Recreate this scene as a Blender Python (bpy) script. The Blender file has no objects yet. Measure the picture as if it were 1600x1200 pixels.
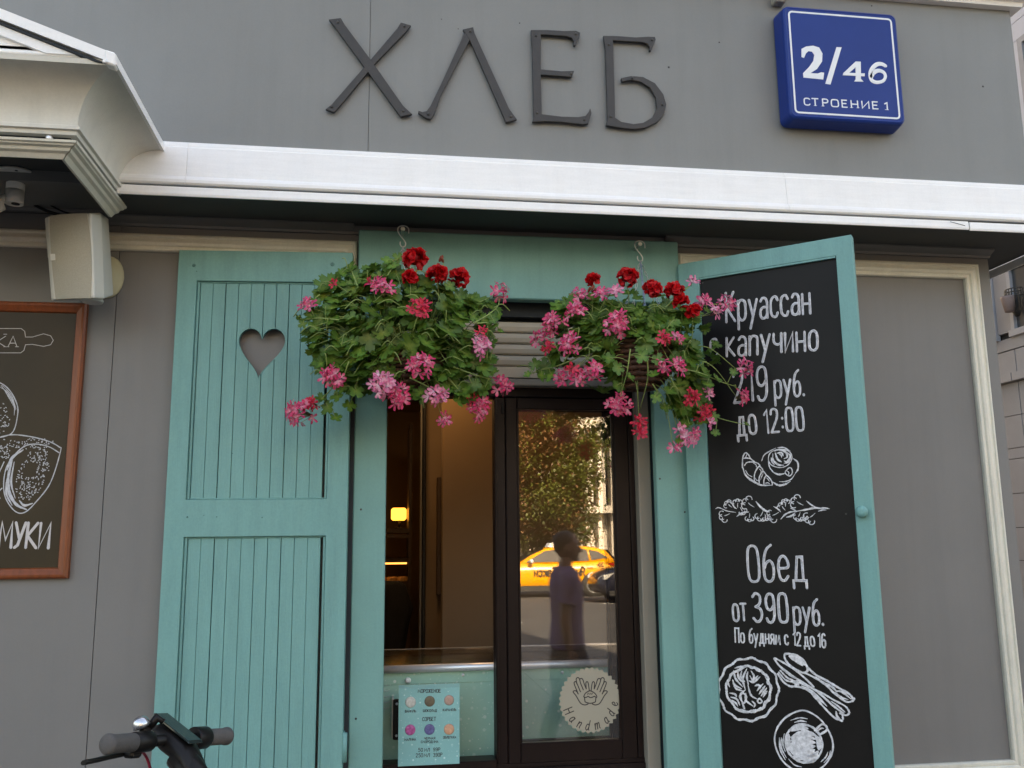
import bpy, bmesh, math, random
import numpy as np
from mathutils import Vector, Matrix
R = math.radians
SC = bpy.context.scene
COL = SC.collection
# ------------------------------------------------------------------ camera
FPX = 1402.27; PITCH, YAW, ROLL = R(9.834), R(8.401), R(-0.613)
CAM = np.array([0.0, -3.0, 1.72])
def _axes(p, yw, rl):
    cy, sy = math.cos(yw), math.sin(yw)
    f0 = np.array([sy, cy, 0]); r0 = np.array([cy, -sy, 0]); u0 = np.array([0, 0, 1.])
    f1 = math.cos(p)*f0 + math.sin(p)*u0; u1 = -math.sin(p)*f0 + math.cos(p)*u0
    return math.cos(rl)*r0 + math.sin(rl)*u1, -math.sin(rl)*r0 + math.cos(rl)*u1, f1
CR, CU, CF = _axes(PITCH, YAW, ROLL)
cam = bpy.data.cameras.new('camera'); camo = bpy.data.objects.new('camera', cam); COL.objects.link(camo)
m = Matrix.Identity(4)
for i in range(3):
    m[i][0] = CR[i]; m[i][1] = CU[i]; m[i][2] = -CF[i]; m[i][3] = CAM[i]
camo.matrix_world = m
cam.sensor_width = 36; cam.lens = FPX/1600*36; cam.clip_start = .05; cam.clip_end = 600
SC.camera = camo
# ------------------------------------------------------------------ light
SUN_EL, SUN_AZ = R(38), R(9)          # behind the kiosk: its front stands in its own shade
w = bpy.data.worlds.new('World'); SC.world = w; w.use_nodes = True
nt = w.node_tree; bg = nt.nodes['Background']
sky = nt.nodes.new('ShaderNodeTexSky'); sky.sky_type = 'NISHITA'; sky.sun_disc = False
sky.sun_elevation = SUN_EL; sky.sun_rotation = SUN_AZ; sky.dust_density = 2.5; sky.ozone_density = 1.0
nt.links.new(sky.outputs[0], bg.inputs[0]); bg.inputs[1].default_value = 0.12
sl = bpy.data.lights.new('sun', 'SUN'); so = bpy.data.objects.new('sun', sl); COL.objects.link(so)
sl.energy = 4.0; sl.angle = R(.5); sl.color = (1, .93, .82)
sd = Vector((math.sin(SUN_AZ)*math.cos(SUN_EL), math.cos(SUN_AZ)*math.cos(SUN_EL), math.sin(SUN_EL)))
so.rotation_euler = sd.to_track_quat('Z', 'Y').to_euler()
SC.view_settings.view_transform = 'Standard'; SC.view_settings.look = 'None'
SC.view_settings.exposure = 2.65; SC.view_settings.gamma = 1
SC.view_settings.use_white_balance = True; SC.view_settings.white_balance_temperature = 8700; SC.view_settings.white_balance_tint = 12
SC.cycles.max_bounces = 10; SC.cycles.diffuse_bounces = 5; SC.cycles.glossy_bounces = 5; SC.cycles.transparent_max_bounces = 24
SC.cycles.caustics_reflective = False; SC.cycles.caustics_refractive = False
SC.cycles.use_denoising = True
GZ = 0.10     # pavement level

# ------------------------------------------------------------------ measuring: photo pixel -> point on a real plane
def ray(x, y): return (x-800)/FPX*CR - (y-600)/FPX*CU + CF
def at(x, y, Y):
    d = ray(x, y); return CAM + (Y-CAM[1])/d[1]*d
def atz(x, y, Z):
    d = ray(x, y); return CAM + (Z-CAM[2])/d[2]*d
def atx(x, y, X):
    d = ray(x, y); return CAM + (X-CAM[0])/d[0]*d

# ------------------------------------------------------------------ mesh building
def cr(pts, n=6, closed=False):
    P = [np.array(p, float) for p in pts]
    if len(P) < 3: return P
    out = []
    N = len(P); segs = N if closed else N-1
    for i in range(segs):
        if closed: a, b, c, d = P[(i-1) % N], P[i], P[(i+1) % N], P[(i+2) % N]
        else:
            b, c = P[i], P[i+1]; a = P[i-1] if i > 0 else 2*b-c; d = P[i+2] if i+2 < N else 2*c-b
        for k in range(n):
            t = k/n
            out.append(.5*((2*b)+(-a+c)*t+(2*a-5*b+4*c-d)*t*t+(-a+3*b-3*c+d)*t**3))
    if not closed: out.append(P[-1])
    return out
def lattice(b, xs, zs, holes, y0, y1, k=0.0):
    """one-piece frame: a grid of cells with some left out, faces y0 (front) and y1 (back)"""
    solid = lambda i, j: 0 <= i < len(xs)-1 and 0 <= j < len(zs)-1 and (i, j) not in holes
    V = {}
    def v(i, j, y):
        if (i, j, y) not in V: V[(i, j, y)] = b.add([(xs[i], y, zs[j])], [])
        return V[(i, j, y)]
    def face(*q): b.f.append(q); b.m.append(0); b.sm.append(False)
    for i in range(len(xs)-1):
        for j in range(len(zs)-1):
            if not solid(i, j): continue
            face(v(i, j, y0), v(i+1, j, y0), v(i+1, j+1, y0), v(i, j+1, y0)); face(v(i, j, y1), v(i, j+1, y1), v(i+1, j+1, y1), v(i+1, j, y1))
            if not solid(i-1, j): face(v(i, j, y0), v(i, j+1, y0), v(i, j+1, y1), v(i, j, y1))
            if not solid(i+1, j): face(v(i+1, j, y0), v(i+1, j, y1), v(i+1, j+1, y1), v(i+1, j+1, y0))
            if not solid(i, j-1): face(v(i, j, y0), v(i, j, y1), v(i+1, j, y1), v(i+1, j, y0))
            if not solid(i, j+1): face(v(i, j+1, y0), v(i+1, j+1, y0), v(i+1, j+1, y1), v(i, j+1, y1))
class MB:
    def __init__(s): s.v = []; s.f = []; s.m = []; s.sm = []; s.c = []; s.usec = False; s.col = (1, 1, 1)
    def add(s, vs, fs, mat=0, smooth=False):
        o = len(s.v)
        s.v.extend(tuple(float(q) for q in p) for p in vs); s.c.extend([s.col]*len(vs))
        for f in fs: s.f.append(tuple(i+o for i in f)); s.m.append(mat); s.sm.append(smooth)
        return o
    def box(s, x0, x1, y0, y1, z0, z1, k=0.0, mat=0, xf=None):
        c = ((x0+x1)/2, (y0+y1)/2, (z0+z1)/2); h = (abs(x1-x0)/2, abs(y1-y0)/2, abs(z1-z0)/2)
        k = min(k, min(h)*.45)
        if k <= 0:
            vs = [(c[0]+a*h[0], c[1]+b*h[1], c[2]+d*h[2]) for a in (-1, 1) for b in (-1, 1) for d in (-1, 1)]
            fs = [(0, 1, 3, 2), (4, 6, 7, 5), (0, 4, 5, 1), (2, 3, 7, 6), (0, 2, 6, 4), (1, 5, 7, 3)]
        else:
            idx = {}; vs = []
            for a in (-1, 1):
                for b in (-1, 1):
                    for d in (-1, 1):
                        sg = (a, b, d)
                        for ax in range(3):
                            p = [c[i]+sg[i]*(h[i] if i == ax else h[i]-k) for i in range(3)]
                            idx[(a, b, d, ax)] = len(vs); vs.append(tuple(p))
            fs = []
            for ax in range(3):
                o = [i for i in range(3) if i != ax]
                for sg in (-1, 1):
                    q = []
                    for (u, v) in ((-1, -1), (1, -1), (1, 1), (-1, 1)):
                        t = [0, 0, 0]; t[ax] = sg; t[o[0]] = u; t[o[1]] = v; q.append(idx[(*t, ax)])
                    fs.append(tuple(q))
            for ax in range(3):
                o = [i for i in range(3) if i != ax]
                for u in (-1, 1):
                    for v in (-1, 1):
                        t0 = [0, 0, 0]; t0[ax] = -1; t0[o[0]] = u; t0[o[1]] = v; t1 = list(t0); t1[ax] = 1
                        fs.append((idx[(*t0, o[0])], idx[(*t1, o[0])], idx[(*t1, o[1])], idx[(*t0, o[1])]))
            for a in (-1, 1):
                for b in (-1, 1):
                    for d in (-1, 1): fs.append((idx[(a, b, d, 0)], idx[(a, b, d, 1)], idx[(a, b, d, 2)]))
        if xf: vs = [xf(*p) for p in vs]
        s.add(vs, fs, mat)
    def tube(s, path, r, n=8, mat=0, closed=False, smooth=True, flat=1.0):
        P = [np.array(p, float) for p in path]; N = len(P)
        if N < 2: return
        rr = list(r) if hasattr(r, '__len__') else [r]*N
        T = []
        for i in range(N):
            if closed: t = P[(i+1) % N]-P[i-1]
            else: t = P[min(i+1, N-1)]-P[max(i-1, 0)]
            T.append(t/(np.linalg.norm(t)+1e-12))
        up = np.array([0, 0, 1.]) if abs(T[0][2]) < .9 else np.array([1., 0, 0])
        a = np.cross(T[0], up); a /= np.linalg.norm(a)
        vs = []
        for i in range(N):
            a = a-T[i]*(a@T[i]); a /= (np.linalg.norm(a)+1e-12); b = np.cross(T[i], a)
            for j in range(n):
                th = 2*math.pi*j/n; vs.append(P[i]+rr[i]*(math.cos(th)*a+flat*math.sin(th)*b))
        fs = []
        for i in range(N if closed else N-1):
            for j in range(n):
                i2 = (i+1) % N; j2 = (j+1) % n
                fs.append((i*n+j, i*n+j2, i2*n+j2, i2*n+j))
        o = s.add(vs, fs, mat, smooth)
        if not closed:
            s.f.append(tuple(o+j for j in range(n))[::-1]); s.f.append(tuple(o+(N-1)*n+j for j in range(n)))
            s.m += [mat]*2; s.sm += [False]*2
    def lathe(s, prof, base, ax=(0, 0, 1), n=24, mat=0, smooth=True, cap=True):
        ax = np.array(ax, float); ax /= np.linalg.norm(ax)
        up = np.array([0, 0, 1.]) if abs(ax[2]) < .9 else np.array([1., 0, 0])
        a = np.cross(ax, up); a /= np.linalg.norm(a); b = np.cross(ax, a); base = np.array(base, float)
        vs = []
        for (r, z) in prof:
            for j in range(n):
                th = 2*math.pi*j/n; vs.append(base+ax*z+r*(math.cos(th)*a+math.sin(th)*b))
        fs = [(i*n+j, i*n+(j+1) % n, (i+1)*n+(j+1) % n, (i+1)*n+j) for i in range(len(prof)-1) for j in range(n)]
        o = s.add(vs, fs, mat, smooth)
        if cap:
            s.f.append(tuple(o+j for j in range(n))[::-1]); s.f.append(tuple(o+(len(prof)-1)*n+j for j in range(n)))
            s.m += [mat]*2; s.sm += [False]*2
    def ball(s, c, r, n=12, mat=0, sc=(1, 1, 1)):
        vs = []; fs = []; h = max(4, n//2)
        for i in range(h+1):
            p = math.pi*i/h
            for j in range(n):
                t = 2*math.pi*j/n
                vs.append((c[0]+r*sc[0]*math.sin(p)*math.cos(t), c[1]+r*sc[1]*math.sin(p)*math.sin(t), c[2]+r*sc[2]*math.cos(p)))
        for i in range(h):
            for j in range(n): fs.append((i*n+j, (i+1)*n+j, (i+1)*n+(j+1) % n, i*n+(j+1) % n))
        s.add(vs, fs, mat, True)
    def prism(s, poly, depth, mat=0, smooth=False):
        """poly: 3D outline of the front face; depth: vector to the back face"""
        n = len(poly); d = np.array(depth, float)
        vs = [np.array(p, float) for p in poly]+[np.array(p, float)+d for p in poly]
        fs = [tuple(range(n)), tuple(range(2*n-1, n-1, -1))]+[(i, n+i, n+(i+1) % n, (i+1) % n) for i in range(n)]
        s.add(vs, fs, mat, smooth)
    def loft(s, rings, mat=0, smooth=True, cap=True):
        n = len(rings[0]); vs = [p for r in rings for p in r]
        fs = [(i*n+j, i*n+(j+1) % n, (i+1)*n+(j+1) % n, (i+1)*n+j) for i in range(len(rings)-1) for j in range(n)]
        o = s.add(vs, fs, mat, smooth)
        if cap:
            s.f.append(tuple(o+j for j in range(n))[::-1]); s.f.append(tuple(o+(len(rings)-1)*n+j for j in range(n)))
            s.m += [mat]*2; s.sm += [smooth]*2
    def frame(s, x0, x1, z0, z1, prof, xf, mat=0):
        """mitred rectangular moulding; prof: (distance inwards, height)"""
        n = len(prof); vs = []
        for (cx, cz, sx, sz) in ((x0, z0, 1, 1), (x1, z0, -1, 1), (x1, z1, -1, -1), (x0, z1, 1, -1)):
            for (d, h) in prof: vs.append(xf(cx+sx*d, h, cz+sz*d))
        fs = []
        for i in range(4):
            j = (i+1) % 4
            for k in range(n): k2 = (k+1) % n; fs.append((i*n+k, j*n+k, j*n+k2, i*n+k2))
        s.add(vs, fs, mat)
    def ribbon(s, pts, wd, M, h=.0007, closed=False, mat=0, taper=.35, wob=0, core=None):
        P = [np.array(p, float) for p in pts]; Q = [P[0]]
        for p in P[1:]:
            if np.linalg.norm(p-Q[-1]) > 1e-6: Q.append(p)
        P = Q; N = len(P)
        if N < 2: return
        W = list(wd) if hasattr(wd, '__len__') else [wd]*N
        W = W[:N]+[W[-1]]*(N-len(W))
        if wob: W = [q*(1+random.uniform(-wob, wob)) for q in W]
        if not closed:
            t0 = P[0]-P[1]; t0 /= np.linalg.norm(t0); t1 = P[-1]-P[-2]; t1 /= np.linalg.norm(t1)
            P = [P[0]+t0*W[0]*taper]+P+[P[-1]+t1*W[-1]*taper]; W = [W[0]*.45]+W+[W[-1]*.45]; N += 2
        vs = []
        for i in range(N):
            a = P[i-1] if (i > 0 or closed) else P[i]; b = P[(i+1) % N] if (i < N-1 or closed) else P[i]
            d1 = P[i]-a; d2 = b-P[i]
            l1, l2 = np.linalg.norm(d1), np.linalg.norm(d2)
            if l1 < 1e-9: d1 = d2; l1 = l2
            if l2 < 1e-9: d2 = d1; l2 = l1
            d1 = d1/l1; d2 = d2/l2; t = d1+d2; lt = np.linalg.norm(t)
            t = t/lt if lt > .3 else d1
            nn = np.array([-t[1], t[0]]); mi = min(1.5, 1/max(.4, abs(t@d1)))
            q = nn*W[i]/2*mi
            ci = .72 if core is None else .46
            vs += [M(*(P[i]+q), -.0004), M(*(P[i]+q*ci), h*.9), M(*(P[i]-q*ci), h*.9), M(*(P[i]-q), -.0004)]
        fs = []
        for i in range(N if closed else N-1):
            j = (i+1) % N
            for k in range(3): fs.append((i*4+k, i*4+k+1, j*4+k+1, j*4+k))
        o_ = len(s.m); s.add(vs, fs, mat, False)
        if core is not None:
            for k in range(len(fs)):
                if k % 3 == 1 and random.random() < .9: s.m[o_+k] = core
    def build(s, name, mats, parent=None, recalc=True, local=False):
        me = bpy.data.meshes.new(name)
        o = np.zeros(3)
        if parent is not None and not local:
            q = parent
            while q is not None: o = o+np.array(q.location); q = q.parent
        me.from_pydata([(a-o[0], b-o[1], c-o[2]) for a, b, c in s.v], [], s.f)
        if not isinstance(mats, (list, tuple)): mats = [mats]
        for q in mats: me.materials.append(q)
        me.polygons.foreach_set('material_index', s.m); me.polygons.foreach_set('use_smooth', s.sm)
        if s.usec:
            ca = me.color_attributes.new('Col', 'FLOAT_COLOR', 'POINT')
            ca.data.foreach_set('color', [q for c in s.c for q in (c[0], c[1], c[2], 1)])
        me.update()
        if recalc:
            b = bmesh.new(); b.from_mesh(me); bmesh.ops.recalc_face_normals(b, faces=b.faces); b.to_mesh(me); b.free()
        ob = bpy.data.objects.new(name, me); COL.objects.link(ob)
        if parent is not None: ob.parent = parent
        return ob
def tag(o, label=None, cat=None, group=None, kind=None):
    if label: o['label'] = label
    if cat: o['category'] = cat
    if group: o['group'] = group
    if kind: o['kind'] = kind
    return o
def empty(name, loc, label, cat, group=None, rz=0):
    o = bpy.data.objects.new(name, None); COL.objects.link(o); o.location = loc; o.rotation_euler = (0, 0, rz); o.empty_display_size = .1
    return tag(o, label, cat, group)
def copy_tree(o, parent=None):
    c = o.copy(); COL.objects.link(c); c.parent = parent
    for ch in list(o.children): copy_tree(ch, c)
    return c
def apply_mods(ob):
    dg = bpy.context.evaluated_depsgraph_get(); dg.update()
    me = bpy.data.meshes.new_from_object(ob.evaluated_get(dg)); ob.modifiers.clear(); ob.data = me
def smooth(ob):
    ob.data.polygons.foreach_set('use_smooth', [True]*len(ob.data.polygons))

# ------------------------------------------------------------------ materials
def mat(name, col, rough=.6, metal=0, var=.08, scale=6, bump=0, bscale=60, spec=.5, var2=None, stretch=None, coat=0, dirt=0, chips=0):
    """plain paint / metal / plastic with slight uneven tone of its own and a fine surface grain"""
    M = bpy.data.materials.new(name); M.use_nodes = True; t = M.node_tree; b = t.nodes['Principled BSDF']
    b.inputs['Roughness'].default_value = rough; b.inputs['Metallic'].default_value = metal
    b.inputs['Specular IOR Level'].default_value = spec; b.inputs['Coat Weight'].default_value = coat
    tc = t.nodes.new('ShaderNodeTexCoord'); src = tc.outputs['Object']
    if stretch:
        mp = t.nodes.new('ShaderNodeMapping'); mp.inputs['Scale'].default_value = stretch; t.links.new(src, mp.inputs[0]); src = mp.outputs[0]
    n = t.nodes.new('ShaderNodeTexNoise'); n.inputs['Scale'].default_value = scale; n.inputs['Detail'].default_value = 6; n.inputs['Roughness'].default_value = .62
    t.links.new(src, n.inputs['Vector'])
    r = t.nodes.new('ShaderNodeValToRGB'); r.color_ramp.elements[0].position = .3; r.color_ramp.elements[1].position = .7
    c2 = var2 if var2 else tuple(q*(1-var*1.5) for q in col)
    r.color_ramp.elements[0].color = (*c2, 1); r.color_ramp.elements[1].color = (*[min(1, q*(1+var*.7)) for q in col], 1)
    t.links.new(n.outputs[0], r.inputs[0]); t.links.new(r.outputs[0], b.inputs['Base Color'])
    if dirt:      # weathering: drips and grime of their own shape
        m1 = t.nodes.new('ShaderNodeMapping'); m1.inputs['Scale'].default_value = (9, 9, .55); t.links.new(tc.outputs['Object'], m1.inputs[0])
        n1 = t.nodes.new('ShaderNodeTexNoise'); n1.inputs['Scale'].default_value = 1.4; n1.inputs['Detail'].default_value = 8; n1.inputs['Roughness'].default_value = .7; t.links.new(m1.outputs[0], n1.inputs['Vector'])
        r1 = t.nodes.new('ShaderNodeMapRange'); r1.inputs['From Min'].default_value = .48; r1.inputs['From Max'].default_value = .72; r1.inputs['To Min'].default_value = 1; r1.inputs['To Max'].default_value = 1-dirt; t.links.new(n1.outputs[0], r1.inputs[0])
        n3 = t.nodes.new('ShaderNodeTexNoise'); n3.inputs['Scale'].default_value = 170; n3.inputs['Detail'].default_value = 3; t.links.new(tc.outputs['Object'], n3.inputs['Vector'])
        r3 = t.nodes.new('ShaderNodeMapRange'); r3.inputs['From Min'].default_value = .3; r3.inputs['From Max'].default_value = .7; r3.inputs['To Min'].default_value = 1-dirt*.35; r3.inputs['To Max'].default_value = 1+dirt*.35; t.links.new(n3.outputs[0], r3.inputs[0])
        mm = t.nodes.new('ShaderNodeMath'); mm.operation = 'MULTIPLY'; t.links.new(r1.outputs[0], mm.inputs[0]); t.links.new(r3.outputs[0], mm.inputs[1])
        vm = t.nodes.new('ShaderNodeVectorMath'); vm.operation = 'SCALE'; t.links.new(r.outputs[0], vm.inputs[0]); t.links.new(mm.outputs[0], vm.inputs['Scale']); t.links.new(vm.outputs[0], b.inputs['Base Color'])
        ro = t.nodes.new('ShaderNodeMapRange'); ro.inputs['To Min'].default_value = rough-.08; ro.inputs['To Max'].default_value = rough+.12; t.links.new(n1.outputs[0], ro.inputs[0]); t.links.new(ro.outputs[0], b.inputs['Roughness'])
        if chips:     # little nicks where darker wood shows
            vo = t.nodes.new('ShaderNodeTexVoronoi'); vo.inputs['Scale'].default_value = 26; t.links.new(tc.outputs['Object'], vo.inputs['Vector'])
            sp = t.nodes.new('ShaderNodeSeparateColor'); t.links.new(vo.outputs['Color'], sp.inputs[0])
            g1 = t.nodes.new('ShaderNodeMath'); g1.operation = 'GREATER_THAN'; g1.inputs[1].default_value = 1-chips; t.links.new(sp.outputs[0], g1.inputs[0])
            g2 = t.nodes.new('ShaderNodeMath'); g2.operation = 'LESS_THAN'; g2.inputs[1].default_value = .055; t.links.new(vo.outputs['Distance'], g2.inputs[0])
            g3 = t.nodes.new('ShaderNodeMath'); g3.operation = 'MULTIPLY'; t.links.new(g1.outputs[0], g3.inputs[0]); t.links.new(g2.outputs[0], g3.inputs[1])
            mx = t.nodes.new('ShaderNodeMix'); mx.data_type = 'RGBA'; t.links.new(g3.outputs[0], mx.inputs[0]); t.links.new(vm.outputs[0], mx.inputs[6]); mx.inputs[7].default_value = (col[0]*.25, col[1]*.25, col[2]*.25, 1); t.links.new(mx.outputs[2], b.inputs['Base Color'])
    if bump:
        n2 = t.nodes.new('ShaderNodeTexNoise'); n2.inputs['Scale'].default_value = bscale; n2.inputs['Detail'].default_value = 4
        t.links.new(src, n2.inputs['Vector'])
        bp = t.nodes.new('ShaderNodeBump'); bp.inputs['Strength'].default_value = bump; bp.inputs['Distance'].default_value = .004
        t.links.new(n2.outputs[0], bp.inputs['Height']); t.links.new(bp.outputs[0], b.inputs['Normal'])
    return M
def emit(name, col, st):
    M = bpy.data.materials.new(name); M.use_nodes = True; b = M.node_tree.nodes['Principled BSDF']
    b.inputs['Base Color'].default_value = (*col, 1); b.inputs['Emission Color'].default_value = (*col, 1); b.inputs['Emission Strength'].default_value = st
    return M
def glass(name, refl=.14, tint=(1, 1, 1), rough=0.0):
    M = bpy.data.materials.new(name); M.use_nodes = True; t = M.node_tree; t.nodes.clear()
    o = t.nodes.new('ShaderNodeOutputMaterial'); mx = t.nodes.new('ShaderNodeMixShader'); tr = t.nodes.new('ShaderNodeBsdfTransparent'); gl = t.nodes.new('ShaderNodeBsdfGlossy')
    lw = t.nodes.new('ShaderNodeLayerWeight'); lw.inputs['Blend'].default_value = .25
    mr = t.nodes.new('ShaderNodeMapRange'); mr.inputs['To Min'].default_value = refl; mr.inputs['To Max'].default_value = .9
    t.links.new(lw.outputs['Facing'], mr.inputs[0])
    pw = t.nodes.new('ShaderNodeMath'); pw.operation = 'POWER'; pw.inputs[1].default_value = 4.0
    t.links.new(lw.outputs['Facing'], pw.inputs[0]); t.links.new(pw.outputs[0], mr.inputs[0])
    tr.inputs[0].default_value = (*tint, 1); gl.inputs['Roughness'].default_value = rough; gl.inputs[0].default_value = (1, .97, .92, 1)
    t.links.new(mr.outputs[0], mx.inputs[0]); t.links.new(tr.outputs[0], mx.inputs[1]); t.links.new(gl.outputs[0], mx.inputs[2]); t.links.new(mx.outputs[0], o.inputs[0])
    return M
def petal_mat(name, transl=.35, rough=.5):
    M = bpy.data.materials.new(name); M.use_nodes = True; t = M.node_tree; b = t.nodes['Principled BSDF']; o = t.nodes['Material Output']
    at_ = t.nodes.new('ShaderNodeAttribute'); at_.attribute_name = 'Col'
    b.inputs['Roughness'].default_value = rough; b.inputs['Specular IOR Level'].default_value = .35
    t.links.new(at_.outputs['Color'], b.inputs['Base Color'])
    tl = t.nodes.new('ShaderNodeBsdfTranslucent'); t.links.new(at_.outputs['Color'], tl.inputs[0])
    mx = t.nodes.new('ShaderNodeMixShader'); mx.inputs[0].default_value = transl
    t.links.new(b.outputs[0], mx.inputs[1]); t.links.new(tl.outputs[0], mx.inputs[2]); t.links.new(mx.outputs[0], o.inputs[0])
    return M
def dots_mat(name, col, dot, scale, size, rough=.4, col2=None):
    """printed sheet: pale flakes of several sizes on a coloured ground"""
    M = mat(name, col, rough, var=.1, scale=3, var2=col2); t = M.node_tree; b = t.nodes['Principled BSDF']
    base = b.inputs['Base Color'].links[0].from_socket
    tc = [n for n in t.nodes if n.type == 'TEX_COORD'][0]
    fac = None
    for k, (sc, sz) in enumerate(((scale, size), (scale*2.3, size*.75))):
        v = t.nodes.new('ShaderNodeTexVoronoi'); v.inputs['Scale'].default_value = sc; v.voronoi_dimensions = '2D'
        sx = t.nodes.new('ShaderNodeSeparateXYZ'); cx = t.nodes.new('ShaderNodeCombineXYZ')
        t.links.new(tc.outputs['Object'], sx.inputs[0]); t.links.new(sx.outputs[0], cx.inputs[0]); t.links.new(sx.outputs[2], cx.inputs[1])
        t.links.new(cx.outputs[0], v.inputs['Vector'])
        sp = t.nodes.new('ShaderNodeSeparateColor'); t.links.new(v.outputs['Color'], sp.inputs[0])
        ml = t.nodes.new('ShaderNodeMath'); ml.operation = 'MULTIPLY'; ml.inputs[1].default_value = sz; t.links.new(sp.outputs[0], ml.inputs[0])
        lt = t.nodes.new('ShaderNodeMath'); lt.operation = 'LESS_THAN'; t.links.new(v.outputs['Distance'], lt.inputs[0]); t.links.new(ml.outputs[0], lt.inputs[1])
        m2 = t.nodes.new('ShaderNodeMath'); m2.operation = 'MULTIPLY'; t.links.new(lt.outputs[0], m2.inputs[0]); t.links.new(sp.outputs[1], m2.inputs[1])
        if fac is None: fac = m2.outputs[0]
        else:
            a = t.nodes.new('ShaderNodeMath'); a.operation = 'MAXIMUM'; t.links.new(fac, a.inputs[0]); t.links.new(m2.outputs[0], a.inputs[1]); fac = a.outputs[0]
    mx = t.nodes.new('ShaderNodeMix'); mx.data_type = 'RGBA'
    t.links.new(fac, mx.inputs[0]); t.links.new(base, mx.inputs[6]); mx.inputs[7].default_value = (*dot, 1)
    t.links.new(mx.outputs[2], b.inputs['Base Color'])
    return M
X = {}
X['wall'] = mat('grey wall paint', (.182, .174, .168), .5, var=.06, scale=1.6, dirt=.05, bump=.05, bscale=260)
X['upper'] = mat('grey fascia paint', (.208, .211, .203), .5, var=.06, scale=1.3, dirt=.05, bump=.05, bscale=260)
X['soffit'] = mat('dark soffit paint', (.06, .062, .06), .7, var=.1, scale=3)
X['white'] = mat('white painted metal', (.90, .875, .85), .35, var=.03, scale=7, dirt=.05, stretch=(1, 4, 10), bump=.10, bscale=3)
X['cream'] = mat('cream moulding paint', (.74, .70, .60), .4, var=.05, dirt=.10, scale=9, bump=.05, bscale=40)
X['cavetto'] = mat('cream metal cornice', (.66, .63, .56), .42, var=.05, scale=4, dirt=.08)
X['teal'] = mat('teal wood paint', (.152, .358, .335), .55, var=.06, scale=5, stretch=(6, 6, .8), bump=.22, bscale=45, dirt=.12, chips=.035)
X['teal2'] = mat('teal board paint', (.155, .350, .318), .55, var=.06, scale=3, bump=.12, bscale=60, dirt=.10, chips=.02)
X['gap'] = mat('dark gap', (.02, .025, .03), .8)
X['brown'] = mat('brown window frame', (.012, .0062, .0055), .4, var=.15, scale=4, spec=.16)
X['alu'] = mat('grey shutter box', (.48, .40, .30), .5, var=.05, scale=4)
X['rail'] = mat('grey guide rail', (.27, .235, .19), .5, var=.05, spec=.3)
X['letter'] = mat('dark metal letters', (.034, .031, .030), .55, var=.12, scale=20, bump=.1, bscale=300)
X['screw'] = mat('dull screw', (.07, .065, .06), .4, metal=.6)
X['black'] = mat('black plastic', (.009, .009, .010), .45, var=.2, spec=.25)
X['board'] = mat('black chalkboard', (.0095, .008, .0075), .42, var=.25, scale=3, spec=.16)
X['chalk'] = mat('white paint strokes', (.74, .73, .75), .8, var=.3, scale=90)
X['chalkgrey'] = mat('thin grey paint strokes', (.56, .55, .58), .8, var=.35, scale=70)
X['steel'] = mat('brushed steel', (.78, .79, .82), .3, metal=.45, var=.05)
X['blue'] = mat('blue enamel sign', (.006, .034, .205), .36, var=.05, scale=4, spec=.25)
X['signwhite'] = mat('white sign paint', (.78, .80, .82), .5, var=.02)
X['speaker'] = mat('white speaker plastic', (.62, .60, .54), .5, var=.04)
X['grille'] = mat('beige speaker cloth', (.42, .385, .31), .85, var=.08, scale=300, bump=.2, bscale=700)
X['frame'] = mat('orange brown wood frame', (.24, .056, .013), .42, var=.2, scale=10, stretch=(8, 8, 1))
X['poster'] = mat('dark brown poster', (.044, .029, .013), .42, var=.2, scale=2.5, spec=.22)
X['postertext'] = mat('pale poster print', (.60, .56, .56), .5, var=.1, scale=100)
X['postertext2'] = mat('grey poster print', (.56, .56, .60), .5, var=.2, scale=100)
X['wicker'] = mat('brown wicker', (.11, .045, .024), .7, var=.35, scale=60)
X['chain'] = mat('galvanised chain', (.55, .56, .56), .35, metal=.7)
X['rope'] = mat('blue grey cord', (.25, .32, .42), .8, var=.3, scale=90)
X['stem'] = mat('pale green stalk', (.24, .32, .09), .5, var=.2, scale=30)
X['stemred'] = mat('reddish flower stalk', (.26, .20, .08), .5, var=.3, scale=30)
X['leaf'] = petal_mat('geranium leaf', .28, .42)
X['petal'] = petal_mat('geranium petal', .30, .5)
X['glass'] = glass('sash glass', .078)
X['glass1'] = glass('counter glass', .05)
# ------------------------------------------------------------------ ground
def struct(o): return tag(o, kind='structure')
X['ground'] = mat('far ground', (.16, .15, .135), .9, var=.15, scale=.3)
X['asph'] = mat('asphalt', (.052, .052, .054), .85, var=.2, scale=.8, bump=.3, bscale=90)
X['pave'] = mat('grey paving', (.115, .105, .095), .8, var=.12, scale=1.2, bump=.2, bscale=60)
X['kerb'] = mat('granite kerb', (.33, .31, .30), .7, var=.15, scale=30)
X['paint'] = mat('road paint', (.62, .61, .58), .7, var=.15, scale=9)
b = MB(); b.box(-250, 250, -250, 250, -.5, -.02); struct(b.build('ground', X['ground']))
b = MB(); b.box(-120, 120, -31, -11, -.06, 0.0); struct(b.build('road', X['asph']))
b = MB()
for yy in (-16, -21, -26):
    for k in range(-14, 15): b.box(k*6, k*6+3, yy-.06, yy+.06, -.01, .004)
struct(b.build('road_marking', X['paint']))
b = MB(); nx = .6
for i in range(-30, 40):
    for j in range(0, 26):
        x0 = i*nx; y0 = -10.8+j*.6
        if x0 > 12 or x0 < -9: continue
        b.box(x0+.003, x0+nx-.003, y0+.003, y0+.597, GZ-.08, GZ-.001*random.random(), k=.004)
b.box(-120, 120, -10.8, 4.8, GZ-.2, GZ-.012)
struct(b.build('pavement', X['pave']))
b = MB()
for i in range(-40, 41): b.box(i*1.5+.004, i*1.5+1.496, -11, -10.8, -.1, GZ+.006, k=.012)
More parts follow.
